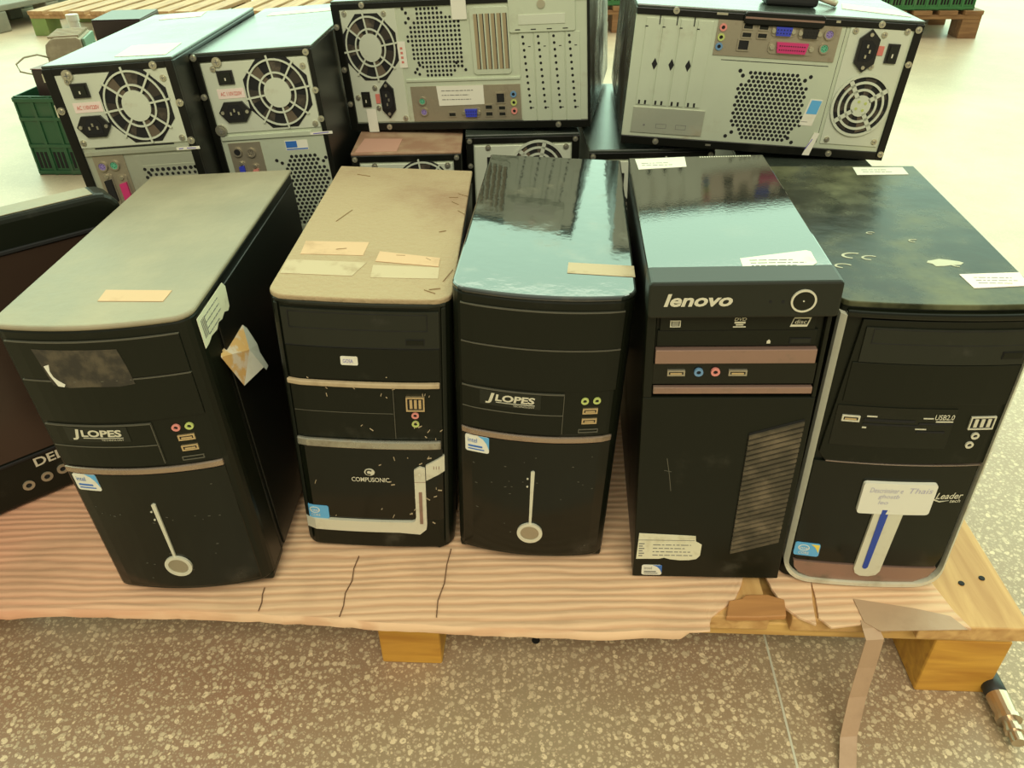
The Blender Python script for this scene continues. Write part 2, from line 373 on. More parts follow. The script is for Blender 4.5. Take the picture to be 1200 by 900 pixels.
# ------------------------------------------------------------------ small shared pieces
def sticker_intel(g, u0, v0, u1, v1, o=.0006, style=0):
    """processor sticker: materials [white, blue, ink/letter, yellow]"""
    w = u1 - u0; h = v1 - v0
    if style == 0:      # white with blue corner
        g.m(0).rect(u0, v0, u1, v1, 0, o, r=.0025)
        g.m(1).prism([(u1 - .45 * w, v1), (u1, v1), (u1, v0 + .25 * h), (u1 - .1 * w, v0 + .6 * h), (u1 - .25 * w, v0 + .85 * h)], o, o + .0003)
        g.m(2).text('intel', u0 + .12 * w, v0 + .58 * h, u0 + .5 * w, v0 + .85 * h, o + .0004)
        g.m(2).rect(u0 + .12 * w, v0 + .30 * h, u0 + .72 * w, v0 + .40 * h, o, o + .0004)
        g.m(2).rect(u0 + .12 * w, v0 + .14 * h, u0 + .8 * w, v0 + .2 * h, o, o + .0004)
    else:
        g.m(1).rect(u0, v0, u1, v1, 0, o, r=.0025)
        g.m(0).ring(u0 + .36 * w, v0 + .64 * h, .27 * h, .32 * h, o, o + .0003, 20, k=.75)
        g.m(0).text('intel', u0 + .18 * w, v0 + .53 * h, u0 + .56 * w, v0 + .75 * h, o + .0004)
        g.m(0).text('CORE', u0 + .18 * w, v0 + .14 * h, u0 + .60 * w, v0 + .34 * h, o + .0004)
        if style == 2:
            g.m(3).prism([(u1 - .38 * w, v1 - .001), (u1 - .001, v1 - .001), (u1 - .001, v0 + .3 * h), (u1 - .1 * w, v0 + .5 * h), (u1 - .22 * w, v0 + .78 * h)], o, o + .0003)

def usb(t, fn, u0, v0, u1, v1, name='usb_port', vertical=False, shell='brass'):
    g = G(fn); g.m(0).frame(u0, v0, u1, v1, .0016, -.001, .0016); g.m(1).rect(u0 + .0016, v0 + .0016, u1 - .0016, v1 - .0016, -.001, .0008)
    if vertical: g.m(2).rect(u0 + (u1 - u0) * .36, v0 + .003, u0 + (u1 - u0) * .60, v1 - .003, .0008, .0014)
    else: g.m(2).rect(u0 + .003, v0 + (v1 - v0) * .28, u1 - .003, v0 + (v1 - v0) * .55, .0008, .0014)
    return g.make(name, [shell, 'hole', 'brass' if shell == 'brass' or (u1 - u0) > .0165 else 'plastic2'], t)
def jack(t, fn, u, v, r, m, name='audio_jack'):
    g = G(fn); g.m(0).ring(u, v, r * .5, r, -.001, .0018, 20); g.m(1).disc(u, v, r * .5, -.001, .0006, 14)
    return g.make(name, [m, 'hole'], t)
def screw(g, u, v, r=.0045, o=.0):
    g.cut()
    g.m(0).disc(u, v, r, o, o + .002, 14); g.m(0).disc(u, v, r * .6, o + .002, o + .0032, 10)
    g.m(1).bar((u - r * .45, v), (u + r * .45, v), r * .16, o + .0032, o + .0035); g.m(1).bar((u, v - r * .45), (u, v + r * .45), r * .16, o + .0032, o + .0035)

def fan(t, fn, cu, cv, r, hub, gm='panel3', octagon=True, kind=0, k=1.):
    """round fan opening; blades seen behind a wire-like punched grille"""
    p = G(fn)
    if octagon: p.m(0).prism([(cu + r * 1.085 * math.cos(PI / 8 + i * PI / 4), cv + r * 1.085 * math.sin(PI / 8 + i * PI / 4) * k) for i in range(8)], 0, .0008)
    else: p.m(0).disc(cu, cv, r, 0, .0008, 32, rv=r * k)
    for i in range(7):
        a = 2 * PI * i / 7 + .2
        pts = []
        for rr, da in ((.3, 0), (.62, .12), (.93, .1), (.93, .55), (.62, .55), (.3, .45)):
            pts.append((cu + r * rr * math.cos(a + da), cv + k * r * rr * math.sin(a + da)))
        p.m(1 + (i in (2, 5))).prism(pts, .0008, .0012)
    fo = p.make('cooling_fan', ['hole', 'fan', 'rust'], t)
    g = G(fn)
    if kind == 0:
        g.m(0).disc(cu, cv, hub, .0012, .0037, 28, rv=hub * k)
        for q in (.56, .92): g.ring(cu, cv, r * q - .0012, r * q + .0012, .0014, .0034, 44, k=k)
        for i in range(8):
            a = i * PI / 4 + .12; e = 1.04 if i % 2 == 0 else 1.06
            g.bar((cu + hub * .9 * math.cos(a), cv + k * hub * .9 * math.sin(a)), (cu + r * e * math.cos(a), cv + k * r * e * math.sin(a)), .0026, .0014, .0031)
        g.make('fan_grille', [gm], fo)
    else:               # punched slots: draw the metal left between the arcs
        for q0, q1 in ((0, .36), (.50, .58), (.74, .82), (.97, 1.06)): 
            if q0 == 0: g.disc(cu, cv, r * q1, .0012, .003, 28, rv=r * q1 * k)
            else: g.ring(cu, cv, r * q0, r * q1, .0012, .003, 44, k=k)
        for i in range(4 if kind == 1 else 6):
            a = i * 2 * PI / (4 if kind == 1 else 6) + (.62 if kind == 1 else .3)
            g.bar((cu + r * .3 * math.cos(a), cv + k * r * .3 * math.sin(a)), (cu + r * 1.0 * math.cos(a), cv + k * r * 1.0 * math.sin(a)), .006, .0012, .003)
        if kind == 1:
            g.m(1)
            for i in range(4): g.disc(cu + r * .18 * math.cos(i * PI / 2 + .6), cv + r * .18 * math.sin(i * PI / 2 + .6), r * .055, .003, .0034, 10)
        g.make('fan_grille', [gm, 'lime_j'], fo)
    return fo

def power_socket(t, fn, cu, cv, w, h):
    """IEC inlet with ears; long side given by the bigger of w,h"""
    g = G(fn)
    if w >= h:
        P = [(cu - w / 2, cv), (cu - w * .28, cv - h / 2), (cu + w * .28, cv - h / 2), (cu + w / 2, cv), (cu + w * .28, cv + h / 2), (cu - w * .28, cv + h / 2)]
        I = [(-.24, -.36), (.24, -.36), (.24, .12), (.14, .36), (-.14, .36), (-.24, .12)]
        pins = [(-.12, -.05), (0, .1), (.12, -.05)]; sc = [(-.38, 0), (.38, 0)]
    else:
        P = [(cu, cv - h / 2), (cu + w / 2, cv - h * .28), (cu + w / 2, cv + h * .28), (cu, cv + h / 2), (cu - w / 2, cv + h * .28), (cu - w / 2, cv - h * .28)]
        I = [(-.36, -.24), (.12, -.24), (.36, -.14), (.36, .14), (.12, .24), (-.36, .24)]
        pins = [(-.05, -.12), (.1, 0), (-.05, .12)]; sc = [(0, -.38), (0, .38)]
    g.m(0).prism(P, 0, .004)
    g.m(1).prism([(cu + a * w, cv + b * h) for a, b in I], .004, .0046)
    for a, b in pins: g.m(2).rect(cu + a * w - .0012, cv + b * h - .0022, cu + a * w + .0012, cv + b * h + .0022, .0046, .0062)
    for a, b in sc: g.m(2).disc(cu + a * w, cv + b * h, .0026, .004, .0055, 10)
    return g.make('power_socket', ['socket', 'hole', 'screw'], t)
def rocker(t, fn, u0, v0, u1, v1):
    g = G(fn); g.m(0).rect(u0, v0, u1, v1, 0, .003); g.m(1).rect(u0 + .003, v0 + .003, u1 - .003, v1 - .003, .003, .0045); g.m(2).rect((u0 + u1) / 2 - .001, v0 + (v1 - v0) * .3, (u0 + u1) / 2 + .001, v0 + (v1 - v0) * .5, .0045, .0049)
    return g.make('rocker_switch', ['socket', 'plastic2', 'letter'], t)
def ps2(t, fn, u, v, r, m):
    g = G(fn); g.m(0).ring(u, v, r * .8, r * 1.12, 0, .003, 22); g.m(1).disc(u, v, r * .8, 0, .002, 18)
    g.m(2)
    for i in range(6):
        a = .5 + i * PI / 3; g.disc(u + r * .45 * math.cos(a), v + r * .45 * math.sin(a), r * .1, .002, .0023, 6)
    return g.make('keyboard_mouse_port', ['shield', m, 'hole'], t)
def dsub(t, fn, u0, v0, u1, v1, m, vertical=False, pins=True):
    g = G(fn); w = u1 - u0; h = v1 - v0; s = min(w, h)
    g.m(0).rect(u0, v0, u1, v1, 0, .0015, r=s * .3)
    if vertical: g.m(1).prism([(u0 + .002, v0 + h * .2), (u1 - .002, v0 + h * .16), (u1 - .002, v1 - h * .16), (u0 + .002, v1 - h * .2)], .0015, .005)
    else: g.m(1).prism([(u0 + w * .20, v0 + h * .1), (u1 - w * .20, v0 + h * .1), (u1 - w * .16, v1 - h * .1), (u0 + w * .16, v1 - h * .1)], .0015, .005)
    if pins:
        g.m(2)
        if vertical:
            for i in range(9):
                for j in (.35, .65): g.disc(u0 + w * j, v0 + h * (.24 + .065 * i), .0007, .005, .0054, 6)
        else:
            n = 12 if w > .04 else 5
            for i in range(n):
                for j in (.35, .65): g.disc(u0 + w * (.24 + .52 * i / (n - 1)), v0 + h * j, .0009, .005, .0054, 6)
    g.m(3)
    if vertical: g.disc((u0 + u1) / 2, v0 + h * .07, s * .2, .0015, .004, 8); g.disc((u0 + u1) / 2, v1 - h * .07, s * .2, .0015, .004, 8)
    else: g.disc(u0 + w * .08, (v0 + v1) / 2, s * .2, .0015, .004, 8); g.disc(u1 - w * .08, (v0 + v1) / 2, s * .2, .0015, .004, 8)
    return g.make('video_port' if m == 'vga' else 'parallel_port' if m == 'pink' else 'serial_port', ['shield', m, 'hole', 'screw'], t)
def lan(t, fn, u0, v0, u1, v1):
    g = G(fn); w = u1 - u0; h = v1 - v0
    g.m(0).frame(u0, v0, u1, v1, .0018, 0, .002)
    g.m(1).rect(u0 + .0018, v0 + .0018, u1 - .0018, v1 - .0018, 0, .001)
    return g.make('network_port', ['shield', 'hole'], t)

def hexdots(g, u0, v0, u1, v1, p, r, inside=None, hexa=True, o=.0007):
    row = 0; v = v0
    while v <= v1 + 1e-9:
        u = u0 + (p / 2 if row % 2 and hexa else 0)
        while u <= u1 + 1e-9:
            if not inside or inside(u, v): g.dot(u, v, r, o, 6 if hexa else 8)
            u += p
        v += p * (.866 if hexa else 1); row += 1
    return g
def inpoly(P):
    def f(x, y):
        c = False; j = len(P) - 1
        for i in range(len(P)):
            if (P[i][1] > y) != (P[j][1] > y) and x < (P[j][0] - P[i][0]) * (y - P[i][1]) / (P[j][1] - P[i][1]) + P[i][0]: c = not c
            j = i
        return c
    return f
def scribble(g, u0, v0, u1, v1, rows, o=.0007, seed=0, th=.0011):
    rr = random.Random(seed)
    for i in range(rows):
        v = v1 - (v1 - v0) * (i + .5) / rows; u = u0
        e = u1 - (u1 - u0) * rr.random() * .35
        while u < e:
            l = .002 + rr.random() * .007; g.rect(u, v - th / 2, min(u + l, e), v + th / 2, 0, o); u += l + .0015

# ------------------------------------------------------------------ SETTING
fl = G(); fl.add([(-14, -4, 0), (14, -4, 0), (14, 16, 0), (-14, 16, 0)], [[0, 1, 2, 3]])
tag(fl.make('floor', 'floor'), 'speckled terrazzo floor of the hall', None, kind='structure')
g = G(); a = Vector((.366, .36)); b = Vector((.286, -.75)); d = (b - a).normalized(); nx = Vector((-d.y, d.x)) * .0014
g.add([(a.x - nx.x, a.y - nx.y, .0006), (b.x - nx.x, b.y - nx.y, .0006), (b.x + nx.x, b.y + nx.y, .0006), (a.x + nx.x, a.y + nx.y, .0006)], [[0, 1, 2, 3]])
tag(g.make('trim_1', 'letter'), 'thin pale joint strip set in the floor', None, kind='structure')
g = G(lambda u, o, v: (u, v, o)); g.disc(.026, -.033, .0055, 0, .0012, 14)
tag(g.make('trim_2', 'hole'), 'small round dark plug in the floor', None, kind='structure')

# ------------------------------------------------------------------ front pallet
pal = thing('wooden_pallet', 'pale pine pallet under the cardboard, carrying the black computers', 'pallet', (.59, -.137, 0), R(-3.4))
PW, PD = 1.43, 1.19
for x in (-.088, -.772, -1.42):
    for y in (.012 if x > -.5 else .028, .545, 1.08):
        G().box(x, y, 0, x + (.09 if x > -.5 else .080), y + .1, .1).make('block', 'block', pal, .003)
for y in (0.012, .54, 1.075): G().box(-PW, y, .1, 0, y + .11, .122).make('stringer_board', 'wood_x', pal, .002)
xs = 0.
for i in range(10):
    wd = .125 if i in (0, 9) else .118
    G().box(-xs - wd, .002 if i else -.004, .122, -xs, PD, .1445).make('deck_board', 'wood_y', pal, .002); xs += wd + .0255
# bare nails on the right end board
g = G(lambda u, o, v: (u, v, .1445 + o)); g.m(0)
for u, v in ((-.052, .062), (-.024, .071)): g.cut(); g.disc(u, v, .0036, 0, .0012, 10)
g.make('nail', 'hole', pal)

# ------------------------------------------------------------------ cardboard on the pallet
FRONT = [(-.98, -.088), (-.75, -.092), (-.611, -.096), (-.553, -.092), (-.481, -.097), (-.306, -.106), (-.275, -.111), (-.194, -.117), (-.143, -.124), (-.084, -.129),
         (-.005, -.1345), (.092, -.1415), (.150, -.140), (.189, -.142), (.222, -.1415), (.2235, -.132), (.228, -.122), (.245, -.110), (.262, -.096), (.275, -.075), (.285, -.05), (.30, -.03), (.36, -.02), (.45, -.02), (.452, -.02)]
def fy(x):
    for (x0, y0), (x1, y1) in zip(FRONT, FRONT[1:]):
        if x0 <= x <= x1: return y0 + (y1 - y0) * (x - x0) / (x1 - x0)
    return FRONT[-1][1]
def sheet(name, xa, xb, yb, nx_, ny_, label, extra=(), zt=.1495):
    X = sorted(set([xa + (xb - xa) * i / nx_ for i in range(nx_ + 1)] + [p[0] for p in FRONT if xa <= p[0] <= xb]))
    V = []; F = []
    T = [(j / ny_) ** 2.0 for j in range(ny_ + 1)]
    for x in X:
        y0 = fy(x) + .006 + .0014 * noise.noise((x * 60, 0, 0)) + .002 * noise.noise((x * 14, 3, 0))
        for t in T:
            y = y0 + (yb - y0) * t
            rip = .0008 * math.sin((y + .02 * noise.noise((x * 3.5, y * 6, 1))) * 2 * PI / .013) * (.5 + .5 * noise.noise((x * 4, y * 12, 5)))
            z = zt - .0018 + rip + .0010 * noise.noise((x * 7, y * 18, 2))
            V.append((x, y, min(z, zt + .001)))
    n = ny_ + 1
    for i in range(len(X) - 1):
        for j in range(ny_): F.append([i * n + j, (i + 1) * n + j, (i + 1) * n + j + 1, i * n + j + 1])
    k = len(V)
    for x in X:
        y0 = V[X.index(x) * n]; V.append((y0[0], y0[1] - .0005, .1335 if x < .19 else .1445))
    for i in range(len(X) - 1): F.append([i * n, k + i, k + i + 1, (i + 1) * n])
    g = G(); g.add(V, F)
    o = g.make(name, 'card', smooth=True)
    tag(o, label, 'cardboard sheet'); return o
sheet('cardboard_sheet', -.86, .452, 1.03, 150, 70, 'large rippled brown cardboard sheet spread over the pallet under the computers')
def poly_card(name, pts, z0, z1, label, m='card', cat='cardboard piece', fall=0.):
    g = G(lambda u, o, v: (u, v, o)); g.prism(pts, z0, z1); return tag(g.make(name, m, bevel=.0006), label, cat)
sheet_o = bpy.data.objects['cardboard_sheet']
for pts in ([(412, 652), (409, 668), (410, 684), (405, 700), (406, 716), (404, 730)], [(308, 691), (307, 700), (308, 710), (306, 721)], [(519, 645), (518, 665), (520, 690), (517, 712), (520, 733)]):
    g = G(lambda u, o, v: (u, v, .1494 + o)); P = []
    for px, py in pts:      # measured on the sheet
        t = (py - 640) / 95; P.append((-.2035 + (px - 408) * (.00098 + .00012 * (1 - t)), .0035 - .118 * t ** .93))
    for a, b in zip(P, P[1:]): g.bar(a, b, .0010, 0, .0009)
    g.make('crease', 'crease', sheet_o)
poly_card('cardboard_flap', [(.306, -.045), (.309, -.078), (.317, -.107), (.328, -.120), (.345, -.131), (.351, -.10), (.360, -.066), (.358, -.045)], .1447, .1488, 'small torn pale cardboard flap hanging forward beside the brown wood chip')
poly_card('cardboard_offcut', [(.362, -.05), (.3575, -.09), (.351, -.121), (.361, -.1355), (.398, -.131), (.405, -.12), (.47, -.118), (.506, -.136), (.519, -.141), (.511, -.117), (.504, -.07), (.50, -.02), (.37, -.02)],
          .1447, .1483, 'ragged reddish cardboard offcut under the front of the rightmost computer')
# brown kraft tape on the offcut, hanging down over the edge to the floor
g = G(); V = [(.4, -.096, .1489), (.466, -.112, .1489), (.502, -.124, .1489), (.513, -.143, .1487), (.4135, -.1425, .1487), (.400, -.130, .1489)]
g.add(V, [[0, 5, 4, 3, 2, 1]])
path = [(.4045, -.1375, .1489, .0095), (.4065, -.149, .143, .0105), (.405, -.155, .10, .0108), (.400, -.166, .06, .0106), (.390, -.190, .018, .0104), (.3805, -.222, .0022, .0102), (.372, -.30, .0016, .0104), (.362, -.36, .0016, .0104)]
path.insert(0, (.409, -.126, .1492, .012))
W = []
for x, y, z, h in path: W += [(x - h, y - .001, z), (x + h, y, z)]
g.add(W, [[2 * i, 2 * i + 2, 2 * i + 3, 2 * i + 1] for i in range(len(path) - 1)])
o = g.make('brown_tape', 'kraft', smooth=False); md = o.modifiers.new('thickness', 'SOLIDIFY'); md.thickness = .0009; md.offset = 1
tag(o, 'brown paper tape hanging from the pallet edge down to the floor', 'tape')
g = G(lambda u, o, v: (u, v, o)); g.prism([(.243, -.121), (.28, -.1225), (.313, -.121), (.318, -.097), (.300, -.089), (.274, -.0885), (.268, -.094), (.252, -.097)], .1447, .152)
tag(g.make('wood_chip', 'chip', bevel=.0015), 'split brown piece of wood lying on the pallet edge below the tall slatted computer', 'wood piece')

# hose with metal fitting
h = thing('air_hose', 'black rubber hose with a metal end fitting on the floor beside the right pallet block', 'hose', (.583, -.2, 0), 0)
def hp(t): return (.003 + .047 * t - .06 * t * t, -.0 + .30 * t, .0165)
g = G(); g.tube([hp(.17 + .08 * i) for i in range(12)], .013, 16); g.make('hose_tube', 'rubber', h, smooth=True)
g = G(); g.tube([hp(x) for x in (-.005, .035, .036, .055, .056, .085, .086, .105, .106, .20)], [.0078, .0078, .0105, .0105, .0088, .0088, .0145, .0145, .0125, .0135], 18); g.make('hose_fitting', 'fitting', h)

# ------------------------------------------------------------------ FRONT TOWERS
def front_fn(w, bow, r):
    def yf(u):
        t = max(-1, min(1, (u - w / 2) / (w / 2))); y = -bow * (1 - t * t)
        dd = min(u, w - u)
        if dd < r: dd = max(dd, 0); y += r - math.sqrt(max(0, r * r - (r - dd) ** 2))
        return y
    return yf
def plan_pts(w, yf, yb, n=22, r=.02):
    us = sorted(set([0, .0008, .003, .007, .012, r, w - r, w - .012, w - .007, w - .003, w - .0008, w] + [r + (w - 2 * r) * i / n for i in range(n + 1)]))
    return [(u, yf(u)) for u in us] + [(w, yb), (0, yb)]
def feet(t, w, d, yff=.012, z=.013):
    for x, y in ((.004, yff), (w - .05, yff), (.004, d - .07), (w - .05, d - .07)):
        G().box(x, y, 0, x + .046, y + .05, z).make('foot', 'plastic', t, .004)

def tower_shell(t, w, d, h, yf, topmat, db=.048, taper=.003, tr=.02, z0=.001):
    tap = lambda x, y, z: (w / 2 + (x - w / 2) * (1 - 2 * taper / w * (1 - z / h)), y)
    bz = G(); bz.plan(plan_pts(w, yf, db, r=tr), z0, h - .005, tap)
    bz.make('front_bezel', 'plastic', t, .0025)
    G().box(.002, db, .010, w - .002, d, h - .006).make('case', 'steel', t, .002)
    G().box(-.0002, db + .006, .014, .0022, d - .006, h - .016).make('side_panel', 'steel', t, .001)
    G().box(w - .0022, db + .006, .014, w + .0002, d - .006, h - .016).make('side_panel', 'steel', t, .001)
    tp = G(); tp.plan(plan_pts(w, lambda u: yf(u) - .0005, d, r=tr), h - .006, h)
    return tp.make('top_panel', topmat, t, .0035, seg=3)

def jlopes(label, x, y, rz, lean, topmat, variant):
    w, d, h = .1865 if variant == 2 else .196, .412, .374
    t = thing('computer_tower', label, 'computer', (x, y, HP), rz, lean, 'front row of black computer towers', w)
    yf = front_fn(w, .013, .016); fn = lambda u, o, v: (w / 2 + (u - w / 2) * (1 - .032 * (1 - v / h)), yf(u) - o, v)
    if variant == 1: f0 = fn; fn = lambda u, o, v: f0(u * 1.02 + .003, o, v)
    tower_shell(t, w, d, h, yf, topmat, tr=.016, z0=.0105)
    feet(t, w, d, .006)
    # top lip and bay covers
    g = G(fn); g.m(0).rect(.010, .315, .176, .357, 0, .0022, 12); g.m(0).rect(.010, .263, .176, .3125, 0, .0022, 12)
    g.m(1).rect(.010, .357, .176, .3578, 0, .0026, 12); g.m(1).rect(.010, .3125, .176, .3134, 0, .0026, 12)
    g.make('drive_bay_cover', ['plastic', 'line'], t)
    g = G(fn); g.m(0).rect(.010, .204, .121, .257, 0, .0018, 10); g.m(1).rect(.010, .2575, .122, .2583, 0, .0026, 8); g.m(1).rect(.010, .2305, .122, .2313, 0, .0026, 8); g.m(1).rect(.1215, .206, .1222, .257, 0, .0022)
    fd = g.make('floppy_bay_cover', ['plastic', 'line'], t)
    # badge: dark plate with pale lettering
    g = G(fn); g.m(0).rect(.030, .238, .097, .2565, .0018, .0024, 6)
    g.m(1).text('J', .0365, .2405, .0465, .2545, .0030, .03, .2); g.m(1).text('LOPES', .047, .2448, .0905, .2537, .0030, .035, .12)
    g.m(1).rect(.048, .2428, .0905, .2434, .0024, .003, 5)
    g.m(1).text('TECHNOLOGY', .067, .2398, .0905, .2418, .0030)
    g.make('logo_badge', ['plastic2', 'letter'], fd)
    jack(t, fn, .1445, .2495, .0042, 'rose_j' if variant == 1 else 'lime_j'); jack(t, fn, .1575, .2495, .0042, 'lime_j')
    usb(t, fn, .1430, .2325, .1595, .2395); usb(t, fn, .1430, .2190, .1595, .2260)
    g = G(fn); g.m(0).frame(.140, .2065, .162, .2115, .0009, 0, .0012)
    g.make('card_slot', ['line'], t)
    g = G(fn); g.rect(.008, .1935, .1785, .2015, 0, .0035, 16); g.make('chrome_strip', 'chrome', t, .0012)
    g = G(fn); g.rect(.008, .016, .1785, .192, 0, .0016, 14); g.make('lower_cover', 'gloss', t, .001)
    # power button with its long stem
    g = G(fn); g.m(0).ring(.092, .0535, .0115, .0158, .0016, .0042, 30); g.m(1).disc(.092, .0535, .0115, .0016, .0032, 26)
    g.m(0).prism([(.0905, .069), (.0935, .069), (.0945, .15), (.0925, .1515), (.0900, .15)], .0016, .0036)
    g.make('power_button', ['silver', 'shield'], t)
    g = G(fn); g.disc(.0865, .139, .0012, .0016, .0026, 8); g.disc(.0865, .127, .0012, .0016, .0026, 8); g.make('indicator_light', 'letter', t)
    g = G(fn); 
    sticker_intel(g, .0125, .1685, .0405, .1915, .0022); g.make('processor_sticker', ['paper', 'sky', 'blue', 'yellow'], t)
    # dents and scratches of the front
    g = G(fn); rr = random.Random(variant)
    for i in range(22):
        u = rr.uniform(.02, .165); v = rr.choice((rr.uniform(.03, .18), .128 + rr.uniform(-.006, .006))); a = rr.uniform(-.4, .4); l = rr.uniform(.0008, .003)
        g.bar((u, v), (u + l * math.cos(a), v + l * math.sin(a)), .0007, .0016, .0020)
    g.make('scratches', 'line', t)
    ft = lambda u, o, v: (u, v, h + o)
    return t, w, d, h, fn, ft

# --- T1
t, w, d, h, fn, ft = jlopes('leftmost front black tower, dusty grey top and torn paper labels on its side', -.4870, -.061, R(-.4), R(-1.9), 'top1', 1)
g = G(ft); g.prism([(.092, .036), (.160, .029), (.1605, .052), (.090, .060)], 0, .0006); g.make('tape_label', 'tape', t)
fr = lambda u, o, v: (w + .0002 + o, u, v)
g = G(fr); g.m(0).prism([(.010, .330), (.020, .3305), (.030, .333), (.046, .331), (.054, .335), (.064, .333), (.074, .336), (.084, .332), (.090, .334), (.094, .356), (.088, .363), (.010, .363)], 0, .0006)
g.m(1); scribble(g, .026, .334, .07, .36, 4, .0009, 3)
for q in range(4): g.rect(.016 + .003 * q, .338, .0172 + .003 * q, .358, 0, .0009)
g.make('paper_label', ['paper_old', 'ink'], t, label='yellowed label with a torn lower edge on the side')
# torn peeling paper, folded outward from the side
g = G(); P = [(.034, .305), (.049, .305), (.118, .303), (.121, .285), (.122, .267), (.116, .259), (.117, .240), (.098, .246), (.095, .252), (.051, .257)]
V = []
for yy, zz in P: V.append((w + .001 + max(0, (.30 - zz)) * .28 + .004 * math.sin(yy * 90), yy, zz))
V.append((w + .012, .083, .283)); n = len(P)
for i in range(n):
    g.m(0 if i in (0, 1, 9) else 1); g.add([V[i], V[(i + 1) % n], V[n]], [[0, 1, 2]])
o = g.make('torn_paper', ['orange', 'paper'], t, label='peeling torn orange and white paper on the side')
# dark scuffed sticker residue on the upper bay, white torn bits at its left
g = G(fn); g.m(0).prism([(.036, .350), (.060, .3495), (.085, .349), (.118, .348), (.121, .330), (.123, .308), (.108, .306), (.080, .307), (.058, .306), (.042, .309)], .0022, .0026)
g.m(1).prism([(.041, .331), (.047, .333), (.045, .325), (.046, .319), (.049, .315), (.055, .310), (.053, .307), (.047, .308), (.043, .320)], .0026, .0030)
M['residue'] = mat('brown_sticker_residue', (.026, .022, .013), .75, dust=(.085, .068, .038), dscale=45, lo=.42, hi=.7)
g.make('sticker_residue', ['residue', 'paper'], t, label='brown peeled sticker patch with white scraps')
